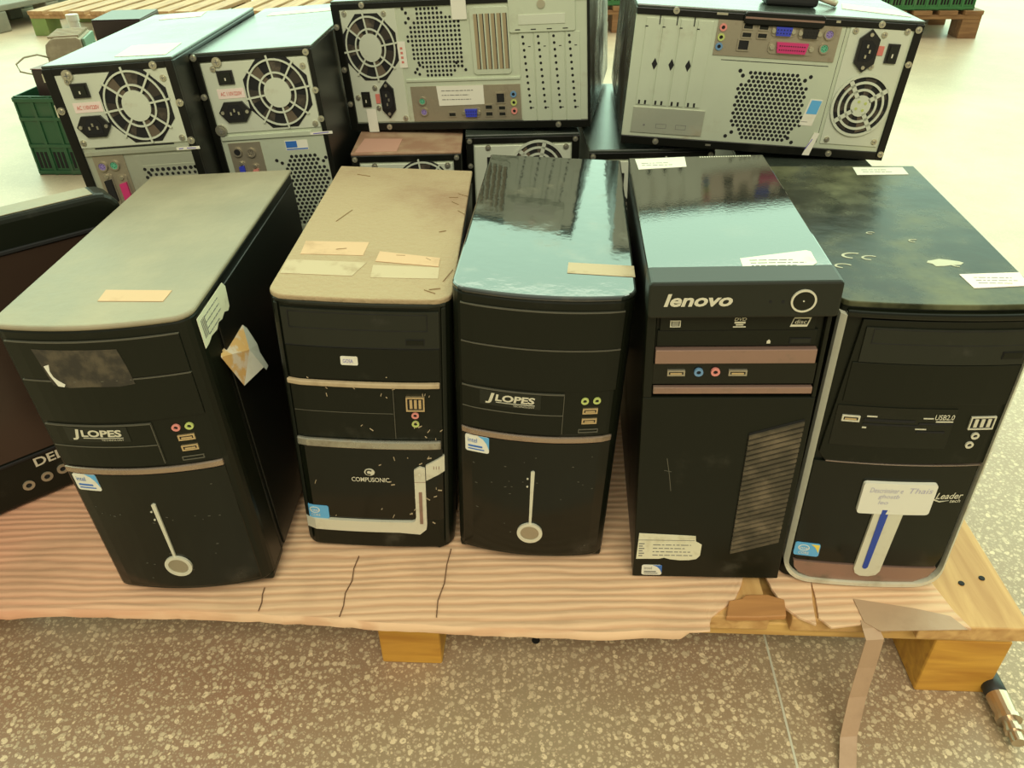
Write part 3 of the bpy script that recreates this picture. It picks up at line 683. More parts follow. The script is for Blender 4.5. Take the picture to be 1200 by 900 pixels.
# --- T2
def tower2():
    w, d, h = .190, .3945, .3595
    t = thing('computer_tower', 'black tower with a tan dusty top and a bent silver strip on its front', 'computer', (-.2680, .002, HP), R(-1.3), R(2.85), 'front row of black computer towers', w)
    yf = front_fn(w, .004, .018); fn = lambda u, o, v: (u, yf(u) - o, v)
    tower_shell(t, w, d, h, yf, 'top2', taper=.0008, tr=.018); feet(t, w, d)
    g = G(fn)   # raised rim around the face
    g.rect(.006, .010, .0105, .350, 0, .003); g.rect(.1795, .010, .184, .350, 0, .003); g.rect(.006, .3505, .184, .3545, 0, .003, 10)
    g.make('bezel_rim', 'plastic2', t, .001)
    g = G(fn); g.m(0).rect(.013, .302, .177, .346, 0, .0026, 8); g.m(1).frame(.020, .323, .165, .343, .0008, .0026, .003, 4)
    g.m(1).rect(.013, .3012, .177, .302, 0, .003, 4)
    od = g.make('optical_drive', ['plastic2', 'groove'], t, .0006)
    g = G(fn); g.m(0).frame(.1415, .3065, .1615, .3135, .0008, .0026, .0032); g.m(1).rect(.1423, .3073, .1607, .3127, .0026, .0036); g.make('eject_button', ['groove', 'plastic'], od)
    g = G(fn); g.m(0).rect(.013, .260, .177, .3005, 0, .0022, 8); g.make('drive_bay_cover', 'plastic', t, .0006)
    g = G(fn); g.m(0).rect(.071, .2795, .0895, .2905, .0022, .0028, r=.0015); g.m(1).text('GOSA', .0735, .2825, .0845, .2872, .0031); g.make('paper_label', ['paper', 'violetink'], t, label='tiny white sticker with violet writing')
    g = G(fn); g.rect(.009, .2515, .1765, .2575, 0, .0055, 12); g.make('gold_strip', 'tape_pale', t, .0012, label='dusty beige strip')
    g = G(fn); g.m(0).rect(.012, .180, .124, .2495, 0, .0018, 8); g.m(1).rect(.0125, .215, .124, .2156, .0018, .0022, 6); g.m(1).rect(.1245, .18, .1252, .2495, 0, .002); g.make('floppy_bay_cover', ['plastic', 'line'], t)
    g = G(fn); g.m(0).frame(.1385, .2195, .1590, .2385, .0016, 0, .003)
    g.m(1).rect(.1401, .2211, .1574, .2369, 0, .0012); g.m(2)
    for u in (.1425, .1475, .1525): g.rect(u, .223, u + .003, .235, .0012, .0024)
    g.make('usb_port', ['brass', 'hole', 'brass'], t)
    jack(t, fn, .148, .2125, .0042, 'rose_j'); jack(t, fn, .148, .2005, .0042, 'lime_j')
    M['chrome2'] = mat('worn_silver_strip', (.42, .41, .33), .25, metal=.7, dust=(.24, .2, .13), dscale=30, lo=.45, hi=.75)
    g = G(fn); g.rect(.010, .1655, .1765, .1765, 0, .0050, 14); g.make('chrome_strip', 'chrome2', t, .0015)
    g = G(fn); g.rect(.011, .052, .178, .1645, 0, .0016, 26); g.make('lower_cover', 'gloss', t, .001)
    g = G(fn); g.m(0).disc(.091, .1285, .0062, .0016, .0026, 20, rv=.0052); g.m(1).ring(.0905, .1285, .0025, .0042, .0026, .003, 16, .6, 5.2)
    g.m(0).text('COMPUSONIC', .069, .1135, .114, .1205, .0026, .012); g.make('logo', ['letter', 'plastic2'], t)
    g = G(fn); sticker_intel(g, .0085, .0495, .0360, .0700, .0026, 1); g.make('processor_sticker', ['paper', 'sky', 'blue', 'yellow'], t)
    # bent silver strip: along the bottom, up the right and out to the edge
    g = G(fn); g.m(0).rect(.006, .0315, .122, .0492, 0, .0042, 10)
    g.prism([(.122, .0315), (.148, .0285), (.156, .037), (.157, .044), (.157, .117), (.157, .1365), (.1505, .139), (.1440, .1340), (.1440, .058), (.1425, .0515), (.138, .0492), (.122, .0492)], 0, .0042)
    g.m(0).prism([(.158, .1180), (.180, .1320), (.180, .1555), (.158, .1410)], 0, .0042)
    g.m(1).rect(.1485, .047, .1525, .100, .0042, .0046); g.m(1).rect(.144, .1155, .157, .116, .0042, .0045)
    g.m(2).disc(.1505, .127, .0018, .0042, .0052, 10); g.m(1)
    for u in (.167, .170, .173): g.rect(u, .136, u + .0008, .1405, .0042, .0046)
    g.make('silver_strip', ['silver', 'lenstrip', 'letter'], t)
    g = G(fn); rr = random.Random(4)
    for i in range(46):
        u = rr.uniform(.10, .178) if i % 3 else rr.uniform(.02, .17); v = rr.choice((.18, .168, .2, .25, .06, .1, .14, .255)) + rr.uniform(-.012, .014); a = rr.uniform(-1.6, 1.6); l = rr.uniform(.001, .0055)
        g.bar((u, v), (u + l * math.cos(a), v + l * math.sin(a)), .0006, .0016, .0030)
    g.make('straw_dust', 'tape_pale', t)['kind'] = 'stuff'
    ft = lambda u, o, v: (u, v, h + o)
    g = G(ft); g.prism([(.013, .095), (.083, .097), (.084, .133), (.011, .130)], 0, .0005); g.make('tape_label', 'tape', t)
    g = G(ft); g.prism([(.003, .046), (.080, .045), (.090, .079), (.002, .080)], 0, .0005); g.make('tape_label', 'tape_pale', t, label='pale worn label patch')
    g = G(ft); g.prism([(.099, .083), (.170, .075), (.170, .097), (.100, .109)], 0, .0007); g.make('tape_label', 'tape', t)
    g = G(ft); g.prism([(.100, .043), (.172, .046), (.171, .073), (.098, .074)], 0, .0004); g.make('tape_label', 'tape_pale', t, label='pale worn label patch')
    g = G(ft); rr = random.Random(9)
    M['straw'] = mat('brown_straw', (.27, .18, .085), .8)
    for (u, v, a, l) in ((.034, .191, 1.25, .04), (.165, .02, .3, .012), (.172, .012, 2.6, .014), (.178, .04, 1.3, .03), (.16, .09, 2.4, .008), (.05, .11, .3, .012), (.12, .10, 0, .01), (.03, .36, -.3, .02), (.176, .30, -.6, .016), (.17, .27, -.8, .013), (.18, .24, -.9, .014), (.165, .285, .1, .012), (.162, .17, .5, .009)):
        g.cut(); g.bar((u, v), (u + l * math.cos(a), v + l * math.sin(a)), .0008, 0, .0010)
    g.make('straw', ['straw'], t)
tower2()

# --- T3
t, w, d, h, fn, ft = jlopes('middle front black tower with a glossy blue-green streaked top', -.0745, -.0115, R(-4.9), R(2.25), 'top3', 2)
g = G(ft); g.prism([(.116, .041), (.186, .040), (.186, .066), (.117, .066)], 0, .0005); g.make('tape_label', 'tape_pale', t)

# --- T4 lenovo
def tower4():
    w, d, h = .1735, .3525, .405
    t = thing('computer_tower', 'black tower with a slanted slatted vent and round button in its top bar', 'computer', (.1435, -.057, HP), R(-4.4), R(-1.9), 'front row of black computer towers', w)
    fn = lambda u, o, v: (u, -o, v)
    G().box(.001, .028, .004, w - .001, d, h - .004).make('case', 'steel', t, .002)
    G().box(.0005, .024, h - .005, w - .0005, d, h).make('top_panel', 'top4', t, .0015)
    # bezel body with a recess for the drive area
    g = G(fn); g.rect(0, .002, w, .270, -.030, 0); g.rect(0, .270, .009, .369, -.03, 0); g.rect(w - .0045, .270, w, .369, -.03, 0); g.rect(.009, .270, w - .0045, .369, -.03, -.006)
    g.make('front_bezel', 'plastic', t, .0012)
    g = G(fn); g.rect(-.0010, .3685, w + .0015, h + .001, -.026, .010, r=.004); g.make('top_bar', 'plastic2', t, .0025)
    g = G(fn); g.m(0).text('lenovo', .0135, .3815, .0765, .3950, .0106, .03, .22); g.make('logo', 'letter', t)
    g = G(fn); g.m(0).ring(.1405, .3865, .0098, .0116, .010, .0118, 36); g.m(1).disc(.1405, .3865, .0098, .010, .0112, 30); g.m(2).disc(.1405, .3865, .0008, .0112, .0116, 8); g.make('power_button', ['letter', 'gloss', 'letter'], t)
    g = G(fn); g.disc(.111, .3855, .0014, .010, .0104, 8); g.rect(.121, .384, .1235, .3868, .010, .0104); g.make('indicator_light', 'hole', t)
    # optical drive
    g = G(fn); g.m(0).rect(.013, .3485, .160, .3655, -.006, -.002); g.m(0).rect(.011, .3295, .164, .3478, -.006, -.0035); od = g.make('optical_drive', ['plastic'], t, .0006)
    g = G(fn); g.frame(.0225, .3525, .0325, .3600, .0009, -.002, -.0015); 
    for v in (.3545, .3562, .3579): g.rect(.0242, v, .0308, v + .0007, -.002, -.0015)
    g.text('DVD', .083, .3592, .0945, .3625, -.0014, .01, .2); g.rect(.0835, .3560, .0938, .3582, -.002, -.0015); g.rect(.0850, .3540, .092, .3552, -.002, -.0015); g.rect(.0825, .3518, .0945, .3528, -.002, -.0015)
    g.prism([(.136, .352), (.152, .352), (.155, .3622), (.139, .3622)], -.002, -.0016)
    g.m(1).prism([(.1375, .3545), (.1515, .3545), (.1532, .3608), (.1393, .3608)], -.0016, -.0014); g.m(0); g.text('disc', .140, .3555, .151, .3600, -.0012, 0, .2)
    g.make('drive_marking', ['letter', 'plastic'], od)
    g = G(fn); g.m(0).frame(.1385, .3325, .1585, .3385, .0008, -.0035, -.0028); g.m(1).rect(.1393, .3333, .1577, .3377, -.0035, -.0024); g.make('eject_button', ['groove', 'plastic2'], od)
    g = G(fn); g.prism([(.117, .3325), (.1205, .3325), (.1205, .3352), (.119, .337), (.117, .3352)], -.0035, -.003); g.make('indicator_light', 'letter', od)
    g = G(fn); g.rect(.010, .3120, .1655, .3280, -.006, .0015, 1); g.make('metal_strip', 'lenstrip', t, .0008, label='brown metal strip')
    g = G(fn); g.rect(.009, .2865, .168, .311, -.006, -.001); g.make('port_panel', 'gloss', t)
    usb(t, fn, .023, .2975, .0405, .3040, shell='shield'); jack(t, fn, .054, .3015, .0045, 'blue_j'); jack(t, fn, .0705, .3018, .0045, 'rose_j'); usb(t, fn, .0835, .2975, .1015, .3040, shell='shield')
    g = G(fn); g.rect(.010, .2755, .168, .2835, -.004, .0015); g.make('metal_strip', 'lenstrip', t, .0008, label='brown metal strip')
    # slanted vent: louvres clipped to the tilted quad
    g = G(fn); g.m(0).prism([(.112, .046), (.165, .066), (.167, .243), (.113, .224)], 0, .0006)
    n = 25
    for i in range(n):
        a = i / n; b = a + .6 / n
        L = lambda q: (.112 + .001 * q, .046 + .178 * q); Rr = lambda q: (.165 + .002 * q, .066 + .177 * q)
        g.m(1).prism([L(a), Rr(a), Rr(b), L(b)], .0006, .0030)
    M['louvre'] = mat('dusty_louvre', (.055, .045, .026), .6, dust=(.15, .115, .065), dscale=40, lo=.4, hi=.75)
    g.make('vent', ['hole', 'louvre'], t)
    g = G(fn); g.m(0).prism([(.003, .033), (.030, .0335), (.036, .0355), (.043, .033), (.055, .0315), (.066, .032), (.074, .034), (.078, .040), (.0785, .058), (.0745, .061), (.0715, .063), (.0705, .072), (.005, .0755)], 0, .0006)
    g.m(1); scribble(g, .022, .037, .070, .060, 4, .0009, 8); 
    for q in range(6): g.rect(.0055, .038 + .004 * q, .010 + .002 * (q % 2), .0395 + .004 * q, 0, .0009)
    g.rect(.004, .0645, .070, .0652, 0, .0008)
    g.make('paper_label', ['paper_old', 'ink'], t, label='torn yellowish serial label')
    g = G(fn); sticker_intel(g, .0105, .0055, .0345, .0225, .0006); g.make('processor_sticker', ['paper', 'blue', 'ink', 'yellow'], t)
    g = G(fn); g.bar((.030, .189), (.034, .165), .0007, 0, .0003); g.bar((.034, .165), (.037, .142), .0007, 0, .0003); g.bar((.028, .172), (.036, .170), .0005, 0, .0003); g.make('scratches', 'line', t)
    ft = lambda u, o, v: (u, v, h + o)
    g = G(ft); g.m(0).prism([(.011, .306), (.071, .312), (.073, .350), (.009, .346)], 0, .0005); g.m(1); scribble(g, .016, .316, .066, .332, 2, .0008, 2); g.make('paper_label', ['paper', 'ink'], t)
    g = G(ft); g.m(0).prism([(.089, .013), (.150, .020), (.1595, .030), (.160, .055), (.156, .058), (.090, .042)], 0, .0005); g.m(1); scribble(g, .098, .022, .150, .040, 3, .0008, 5); g.make('paper_label', ['paper', 'ink'], t)
    g = G(ft)
    for i in range(22): g.rect(.092 + .003 * i, .3462, .0936 + .003 * i, .3498, 0, .0004)
    g.make('vent_slots', 'letter', t)
tower4()

# --- T5
def tower5():
    w, d, h = .187, .3865, .3795
    t = thing('computer_tower', 'rightmost front black tower with silver edging and a handwritten white label', 'computer', (.3225, -.057, HP), R(-6.2), R(-1.1), 'front row of black computer towers', w)
    yf = front_fn(w, .006, .010); fn = lambda u, o, v: (u, yf(u) - o, v)
    tower_shell(t, w, d, h, yf, 'top5', taper=.001, tr=.010)
    # silver U-shaped edging: left side, rounded bottom, right side
    r = .030; C = [(.0035, h - .012)]
    C += [(.0035 + r - r * math.cos(a), .0045 + r - r * math.sin(a)) for a in [i * PI / 16 for i in range(9)]]
    C += [(w - .0035 - r + r * math.sin(a), .0045 + r - r * math.cos(a)) for a in [i * PI / 16 for i in range(9)]] + [(w - .0035, h - .012)]
    g = G(fn); hw = .0025
    for k in range(len(C) - 1):
        p, q = C[k], C[k + 1]; nseg = 1
        dv = Vector((q[0] - p[0], q[1] - p[1])).normalized(); nx, ny = -dv.y * hw, dv.x * hw
        if abs(q[0] - p[0]) > .08: nseg = 12
        for s in range(nseg):
            a = (p[0] + (q[0] - p[0]) * s / nseg, p[1] + (q[1] - p[1]) * s / nseg); b = (p[0] + (q[0] - p[0]) * (s + 1) / nseg, p[1] + (q[1] - p[1]) * (s + 1) / nseg)
            g.prism([(a[0] - nx, a[1] - ny), (b[0] - nx, b[1] - ny), (b[0] + nx, b[1] + ny), (a[0] + nx, a[1] + ny)], -.004, .008)
    g.make('silver_edging', 'silver', t)
    g = G(fn); g.prism([(.034, .0078), (w - .034, .0078), (w - .018, .016), (w - .012, .030), (w / 2, .0335), (.012, .0325), (.014, .022), (.02, .014)], 0, .0046); g.make('bottom_strip', 'lenstrip', t, label='dusty pinkish grey lower strip')
    g = G(fn); g.prism([(.014, .034), (w / 2, .035), (w - .014, .0315), (w - .009, .05), (w - .009, .187), (.008, .187), (.008, .05)], 0, .0034); g.make('lower_cover', 'gloss', t, .001)
    # upper panel with drive, bay, reader
    g = G(fn); g.m(0).prism([(.011, .199), (.019, .188), (.050, .1895), (.10, .190), (.181, .191), (.181, .364), (.022, .363)], 0, .0044); g.m(1).rect(.019, .1880, .180, .1892, .0, .0056, 10)
    g.make('upper_panel', ['plastic', 'chrome'], t, .0006)
    g = G(fn); g.rect(.006, .3655, .183, .3725, 0, .0075, 14); g.make('top_lip', 'gloss', t, .002, label='gloss black lip with a reddish sheen')
    g = G(fn); g.m(0).rect(.026, .3165, .179, .3555, .0044, .0062, 8); g.m(1).frame(.033, .338, .179, .3545, .0008, .0062, .0066, 4); od = g.make('optical_drive', ['plastic2', 'groove'], t, .0006)
    g = G(fn); g.m(0).frame(.1565, .3235, .176, .3315, .0008, .0062, .0068); g.m(1).rect(.1573, .3243, .1752, .3307, .0062, .0072); g.make('eject_button', ['groove', 'plastic'], od)
    g = G(fn); g.m(0).rect(.021, .268, .179, .3155, .0044, .0056, 6); g.make('drive_bay_cover', 'plastic', t, .0006)
    g = G(fn); g.m(0).rect(.018, .212, .134, .263, .0044, .0054, 6); g.m(1).rect(.046, .2455, .096, .2485, .0054, .0060, 3); g.m(1).rect(.046, .2405, .100, .2425, .0054, .0060, 3); g.m(1).rect(.100, .2435, .134, .2455, .0054, .0060, 3); g.m(1).rect(.1, .233, .128, .2350, .0054, .0060, 3)
    g.m(2).text('USB2.0', .114, .2500, .133, .2565, .0061, .01); g.m(2).rect(.116, .2468, .133, .2482, .0054, .0060); g.m(2).rect(.048, .2508, .058, .2522, .0054, .0060); g.m(2).rect(.103, .2508, .113, .2520, .0054, .006); g.m(2).rect(.046, .2362, .05, .2378, .0054, .006); g.m(2).rect(.098, .2370, .109, .2382, .0054, .006)
    cr = g.make('card_reader', ['gloss', 'hole', 'letter'], t, 0)
    fo = lambda u, o, v: (u, yf(u) - o - .0054, v)
    usb(cr, fo, .024, .2440, .0415, .2515, shell='letter')
    f4 = lambda u, o, v: (u, yf(u) - o - .0044, v)
    g = G(f4); g.m(0).frame(.150, .2375, .175, .2535, .0014, -.001, .002); g.m(1).rect(.1514, .2389, .1736, .2521, -.001, .0008); g.m(0)
    for u in (.1545, .1610, .1675): g.rect(u, .2405, u + .0035, .2505, .0008, .0018)
    g.make('usb_port', ['letter', 'hole'], t)
    jack(t, f4, .1605, .2288, .0042, 'letter'); jack(t, f4, .1580, .2170, .0042, 'letter')
    # silver blade with blue light bar
    g = G(fn); g.m(0).prism([(.0835, .126), (.0800, .030), (.0825, .0225), (.0885, .0185), (.0985, .0180), (.1065, .0205), (.1100, .027), (.1150, .126)], .0034, .0068); bl = g.make('silver_blade', ['silver'], t, .0012)
    g = G(fn); g.prism([(.0905, .126), (.0885, .034), (.0905, .0318), (.0925, .0318), (.0945, .034), (.0985, .126)], .0068, .0078); g.make('light_bar', 'glassblue', bl, label='blue light bar')
    g = G(fn); g.m(0).rect(.064, .1195, .141, .1640, .0034, .0078, r=.0035)
    g.m(1).text('Descriminar e', .0715, .1510, .106, .1580, .0081, 0, .2); g.text('Thais', .112, .1515, .137, .1590, .0081, 0, .2); g.text('ghostb', .082, .1415, .104, .1490, .0081, 0, .2); g.text('leo', .0835, .1345, .094, .1400, .0081, 0, .2)
    M['pencil'] = mat('faint_pen', (.40, .38, .46), .6)
    g.make('paper_label', ['paper', 'pencil'], t, label='white label with faint handwriting')
    g = G(fn); g.m(0).text('Leader', .1445, .1400, .1735, .1490, .0040, .012, .22); g.text('tech', .161, .1345, .1725, .1395, .0040, .008, .2); g.prism([(.142, .1405), (.150, .1365), (.160, .1375), (.150, .1352), (.142, .1385)], .0034, .004); g.make('logo', 'letter', t)
    g = G(fn); sticker_intel(g, .0095, .0425, .0375, .0625, .0048, 2); g.make('processor_sticker', ['paper', 'sky', 'blue', 'yellow'], t)
    ft = lambda u, o, v: (u, v, h + o)
    g = G(ft); g.m(0).prism([(.105, .350), (.170, .352), (.171, .380), (.107, .380)], 0, .0005); g.m(1); scribble(g, .115, .357, .16, .373, 2, .0007, 6); g.make('paper_label', ['paper', 'ink'], t)
    g = G(ft); g.m(0).prism([(.130, .028), (.1835, .035), (.186, .064), (.127, .058)], 0, .0005); g.m(1); scribble(g, .138, .036, .178, .054, 3, .0007, 7); g.make('paper_label', ['pinkpaper', 'ink'], t)
    # peeled film blots on the top
    g = G(ft); rr = random.Random(12)
    for (cu, cv, r0) in ((.036, .10, .012), (.052, .095, .009), (.02, .075, .009), (.12, .085, .013), (.135, .08, .008), (.11, .14, .006), (.07, .16, .005)):
        g.cut(); P = [(cu + r0 * (.6 + .5 * rr.random()) * 1.5 * math.cos(q * PI / 6), cv + r0 * (.6 + .5 * rr.random()) * .7 * math.sin(q * PI / 6)) for q in range(12)]
        g.ring(cu, cv, r0 * .75, r0, 0, .0004, 16, rr.random(), 4 + rr.random(), .6) if rr.random() < .5 else g.prism(P, 0, .0003)
    M['film'] = mat('peeled_film', (.42, .40, .27), .6)
    g.make('film_scrap', 'film', t)
tower5()

# ------------------------------------------------------------------ REAR TOWERS
def shell(t, w, d, h, topmat, flange, rim='steel', body='steel'):
    """black sheet-metal shell, open at the rear face; flange = (left,right,bottom,top) widths of the folded black border"""
    l, r, b, tp = flange
    g = G(); g.box(0, .002, 0, w, d, h - .004); c = g.make('case', body, t, .002)
    g = G(); g.box(-.0004, 0, h - .0045, w + .0004, d, h); g.make('top_panel', topmat, t, .0015)
    g = G(); 
    if l: g.rect(0, 0, l, h - .004, -.004, .003)
    if r: g.rect(w - r, 0, w, h - .004, -.004, .003)
    if tp: g.rect(l, h - tp, w - r, h - .004, -.004, .003)
    if b: g.rect(l, 0, w - r, b, -.004, .003)
    g.make('case_flange', rim, t, .0008)
    return c
def psu_AB(t, u0, v0, u1, v1, pm):
    fn = lambda u, o, v: (u, -o, v)
    g = G(fn); g.rect(u0, v0, u1, v1, -.002, .0018); p = g.make('power_supply', [pm], t, .0006)
    f2 = lambda u, o, v: (u, -.0018 - o, v)
    fan(p, f2, .1135, v0 + .0535, .0465, .0195, pm, k=1.07)
    rocker(p, f2, .0315, v1 - .030, .0545, v1 - .011)
    g = G(f2); g.m(0).rect(.025, v1 - .050, .0645, v1 - .0365, 0, .0006); g.m(1).text('AC 110V/220V', .029, v1 - .0460, .0605, v1 - .0405, .0009, .02); g.make('voltage_label', ['pinkpaper', 'red'], p)
    power_socket(p, f2, .0445, v1 - .0690, .0480, .0290)
    g = G(f2)
    for u, v in ((u0 + .006, v0 + .008), (u1 - .007, v0 + .006), (u1 - .008, v1 - .012), (u0 + .016, v1 - .008)): screw(g, u, v, .0042)
    g.make('screw', ['screw', 'ink'], p)
    return p
def tower_A():
    w, d, h = .1794, .414, .361
    t = thing('computer_tower', 'leftmost rear-facing computer, pale shiny top, next to the dark green crate', 'computer', (-.6105, .4057, .2984), R(0), R(-3), group='back row of rear-facing computers')
    shell(t, w, d, h, 'topA', (.0135, .0105, .006, .0125))
    fn = lambda u, o, v: (u, -o, v)
    g = G(fn); g.m(0).rect(.0135, .006, w - .0105, h - .0125, -.006, 0); g.m(0).rect(.016, .2375, .168, .2435, 0, .004); g.m(1).rect(.032, .2455, .147, .2475, 0, .0006)
    g.m(0).rect(.083, .05, .170, .2330, 0, .0012); g.make('rear_panel', ['panel2', 'hole'], t, .0008)
    psu_AB(t, .014, .2485, .169, .3475, 'panel3')
    g = G(fn); g.rect(.0235, .085, .0685, .2360, 0, .0014); io = g.make('port_shield', 'shield', t)
    f2 = lambda u, o, v: (u, -.0014 - o, v)
    ps2(io, f2, .0345, .2215, .0065, 'violet_j'); ps2(io, f2, .0520, .2220, .0065, 'green_j')
    dsub(io, f2, .0285, .162, .0430, .210, 'hole', True, False); dsub(io, f2, .0490, .140, .0640, .208, 'pink', True, False)
    g = G(fn); g.m(0).rect(.092, .160, .172, .2180, .0012, .0022); g.m(1); f = .003
    for i in range(9): g.dot(.104 + .0082 * i, .2115, .0029, .0026); g.dot(.100 + .0082 * i, .2045, .0024, .0026)
    for u, v in ((.094, .213), (.098, .208), (.094, .201), (.168, .212)): g.dot(u, v, .0026, .0026)
    hexdots(g, .100, .165, .168, .199, .0075, .0027, None, True, .0026)
    g.make('vent', ['panel2', 'hole'], t)
    g = G(fn); g.m(0).rect(.150, .2375, .1835, .2415, .004, .0046); g.m(1).bar((.1535, .2393), (.160, .2398), .0012, .0046, .0049); g.bar((.165, .2398), (.178, .2393), .0012, .0046, .0049); g.make('seal_sticker', ['paper', 'violetink'], t)
    g = G(lambda u, o, v: (u, -.003 - o, v))
    for u, v in ((.153, .3525), (.007, .302), (.174, .302), (.174, .25)): screw(g, u, v, .0052)
    screw(g, .033, .3475, .0075)
    g.make('screw', ['screw', 'ink'], t)
    ft = lambda u, o, v: (u, v, h + o)
    g = G(ft); g.prism([(.090, .028), (.166, .016), (.159, .100), (.083, .107)], 0, .0005); g.make('paper_label', 'paper', t)
    g = G(ft); g.prism([(.034, .345), (.105, .350), (.098, .405), (.030, .395)], 0, .0005); g.make('paper_label', 'pinkpaper', t)
def tower_B():
    w, d, h = .1740, .399, .361
    t = thing('computer_tower', 'rear-facing computer with a blue sticker above its honeycomb vent', 'computer', (-.4305, .4709, .2984), R(-.8), R(-3), group='back row of rear-facing computers')
    shell(t, w, d, h, 'topA', (.010, .0075, .006, .0125))
    fn = lambda u, o, v: (u, -o, v)
    g = G(fn); g.m(0).rect(.010, .006, w - .0075, h - .0125, -.006, 0); g.m(0).rect(.012, .2365, .150, .2435, 0, .003)
    g.m(0).rect(.080, .012, .164, .096, 0, .001); g.m(1)
    for i in range(4): g.rect(.012, .025 + .019 * i, .1, .0262 + .019 * i, 0, .0012)
    g.make('rear_panel', ['panel', 'hole'], t, .0008)
    psu_AB(t, .012, .2475, .1655, .3470, 'panel3')
    g = G(fn); g.rect(.019, .105, .068, .2320, 0, .0014); io = g.make('port_shield', 'shield', t)
    f2 = lambda u, o, v: (u, -.0014 - o, v)
    ps2(io, f2, .031, .2185, .0062, 'hole'); ps2(io, f2, .0515, .2165, .0062, 'shield')
    dsub(io, f2, .0265, .168, .0385, .204, 'vga', True, False); dsub(io, f2, .0465, .155, .0590, .199, 'rose_j', True, False)
    g = G(fn); g.m(0)
    P = [(.088, .2035), (.100, .198), (.104, .206), (.158, .206), (.163, .198), (.170, .190), (.170, .098), (.088, .098)]
    hexdots(g, .086, .100, .1630, .206, .0072, .0028, inpoly([(.105, .207), (.150, .207), (.152, .193), (.1645, .185), (.1645, .098), (.086, .098), (.086, .185), (.103, .190)]))
    for u, v in ((.087, .2015), (.0945, .197), (.163, .2015), (.1585, .1965)): g.dot(u, v, .0027)
    g.make('vent', 'hole', t)
    g = G(fn); g.m(0).rect(.1055, .2150, .1400, .2300, 0, .0006); g.m(1).rect(.1065, .2195, .1235, .2292, .0006, .0009); g.rect(.1065, .2162, .1390, .2180, .0006, .0009); g.make('blue_sticker', ['paper', 'blue'], t)
    g = G(lambda u, o, v: (u, -.003 - o, v)); g.m(0).rect(.148, .2372, .1815, .2412, 0, .0006); g.m(1).bar((.1525, .2388), (.176, .2398), .0013, .0006, .0009); g.make('seal_sticker', ['paper', 'violetink'], t)
    g = G(lambda u, o, v: (u, -.003 - o, v))
    for u, v in ((.0045, .3555), (.166, .3530), (.0045, .3015), (.1690, .3010), (.1690, .26)): screw(g, u, v, .0046)
    screw(g, .036, .3480, .0068); screw(g, .016, .2525, .0085)
    g.make('screw', ['screw', 'ink'], t)
    g = G(lambda u, o, v: (u, v, h + o)); g.prism([(.03, .30), (.14, .31), (.14, .345), (.03, .335)], 0, .0005); g.make('paper_label', 'paper', t)
tower_A(); tower_B()

def tower_low(label, x, y, rz, w, d, h, topmat, kind, psu=True, extra=None):
    t = thing('computer_tower', label, 'computer', (x, y, HP), rz, group='back row of rear-facing computers')
    shell(t, w, d, h, topmat, (.012, .012, .006, .014))
    fn = lambda u, o, v: (u, -o, v)
    g = G(fn); g.rect(.012, .006, w - .012, h - .014, -.006, 0); g.make('rear_panel', 'panel', t, .0008)
    g = G(fn); g.rect(.014, h - .108, w - .014, h - .018, -.002, .0018); p = g.make('power_supply', 'panel3', t, .0006)
    f2 = lambda u, o, v: (u, -.0018 - o, v)
    fan(p, f2, w * .64, h - .056, .044, .018, 'panel3', False, kind)
    power_socket(p, f2, .045, h - .085, .046, .028); rocker(p, f2, .034, h - .055, .056, h - .036)
    g = G(fn); g.rect(.020, .11, .064, .235, 0, .0014); io = g.make('port_shield', 'shield', t)
    f3 = lambda u, o, v: (u, -.0014 - o, v)
    ps2(io, f3, .032, .222, .0062, 'violet_j'); ps2(io, f3, .050, .222, .0062, 'green_j'); dsub(io, f3, .027, .165, .040, .208, 'vga', True); dsub(io, f3, .046, .13, .060, .205, 'pink', True)
    g = G(fn); hexdots(g, .086, .12, w - .02, .225, .0078, .0029); g.make('vent', 'hole', t)
    g = G(lambda u, o, v: (u, -.003 - o, v))
    for u, v in ((.006, h - .009), (w - .007, h - .009), (w - .006, h - .05), (.006, h - .05)): screw(g, u, v, .0042)
    g.make('screw', ['screw', 'ink'], t)
    g = G(f2)
    for u, v in ((.036, h - .0205), (w - .022, h - .0215)): screw(g, u, v, .0046)
    g.make('screw', ['screw', 'ink'], p)
    if extra: extra(t, w, d, h)
    return t
def ex_D(t, w, d, h):
    g = G(lambda u, o, v: (u, v, h + o)); g.prism([(.006, .004), (.072, .006), (.075, .07), (.012, .075)], 0, .0006); g.make('tape_label', 'carton', t, label='pinkish paper patch')
tower_low('low rear-facing computer with a brown dusty top under the sideways computer', -.2475, .5072, R(.6), .1735, .40, .3510, 'topdust', 0, extra=ex_D)
tower_low('low black-topped rear-facing computer under the right half of the left sideways computer', -.0680, .5620, R(1.2), .1860, .40, .3600, 'topA', 2)
tower_low('black-topped computer under the left end of the tilted sideways computer', .126, .482, R(0), .195, .42, .3570, 'topA', 0)
tower_low('black-topped computer under the right end of the tilted sideways computer', .352, .428, R(-4), .190, .40, .3450, 'topA', 0)

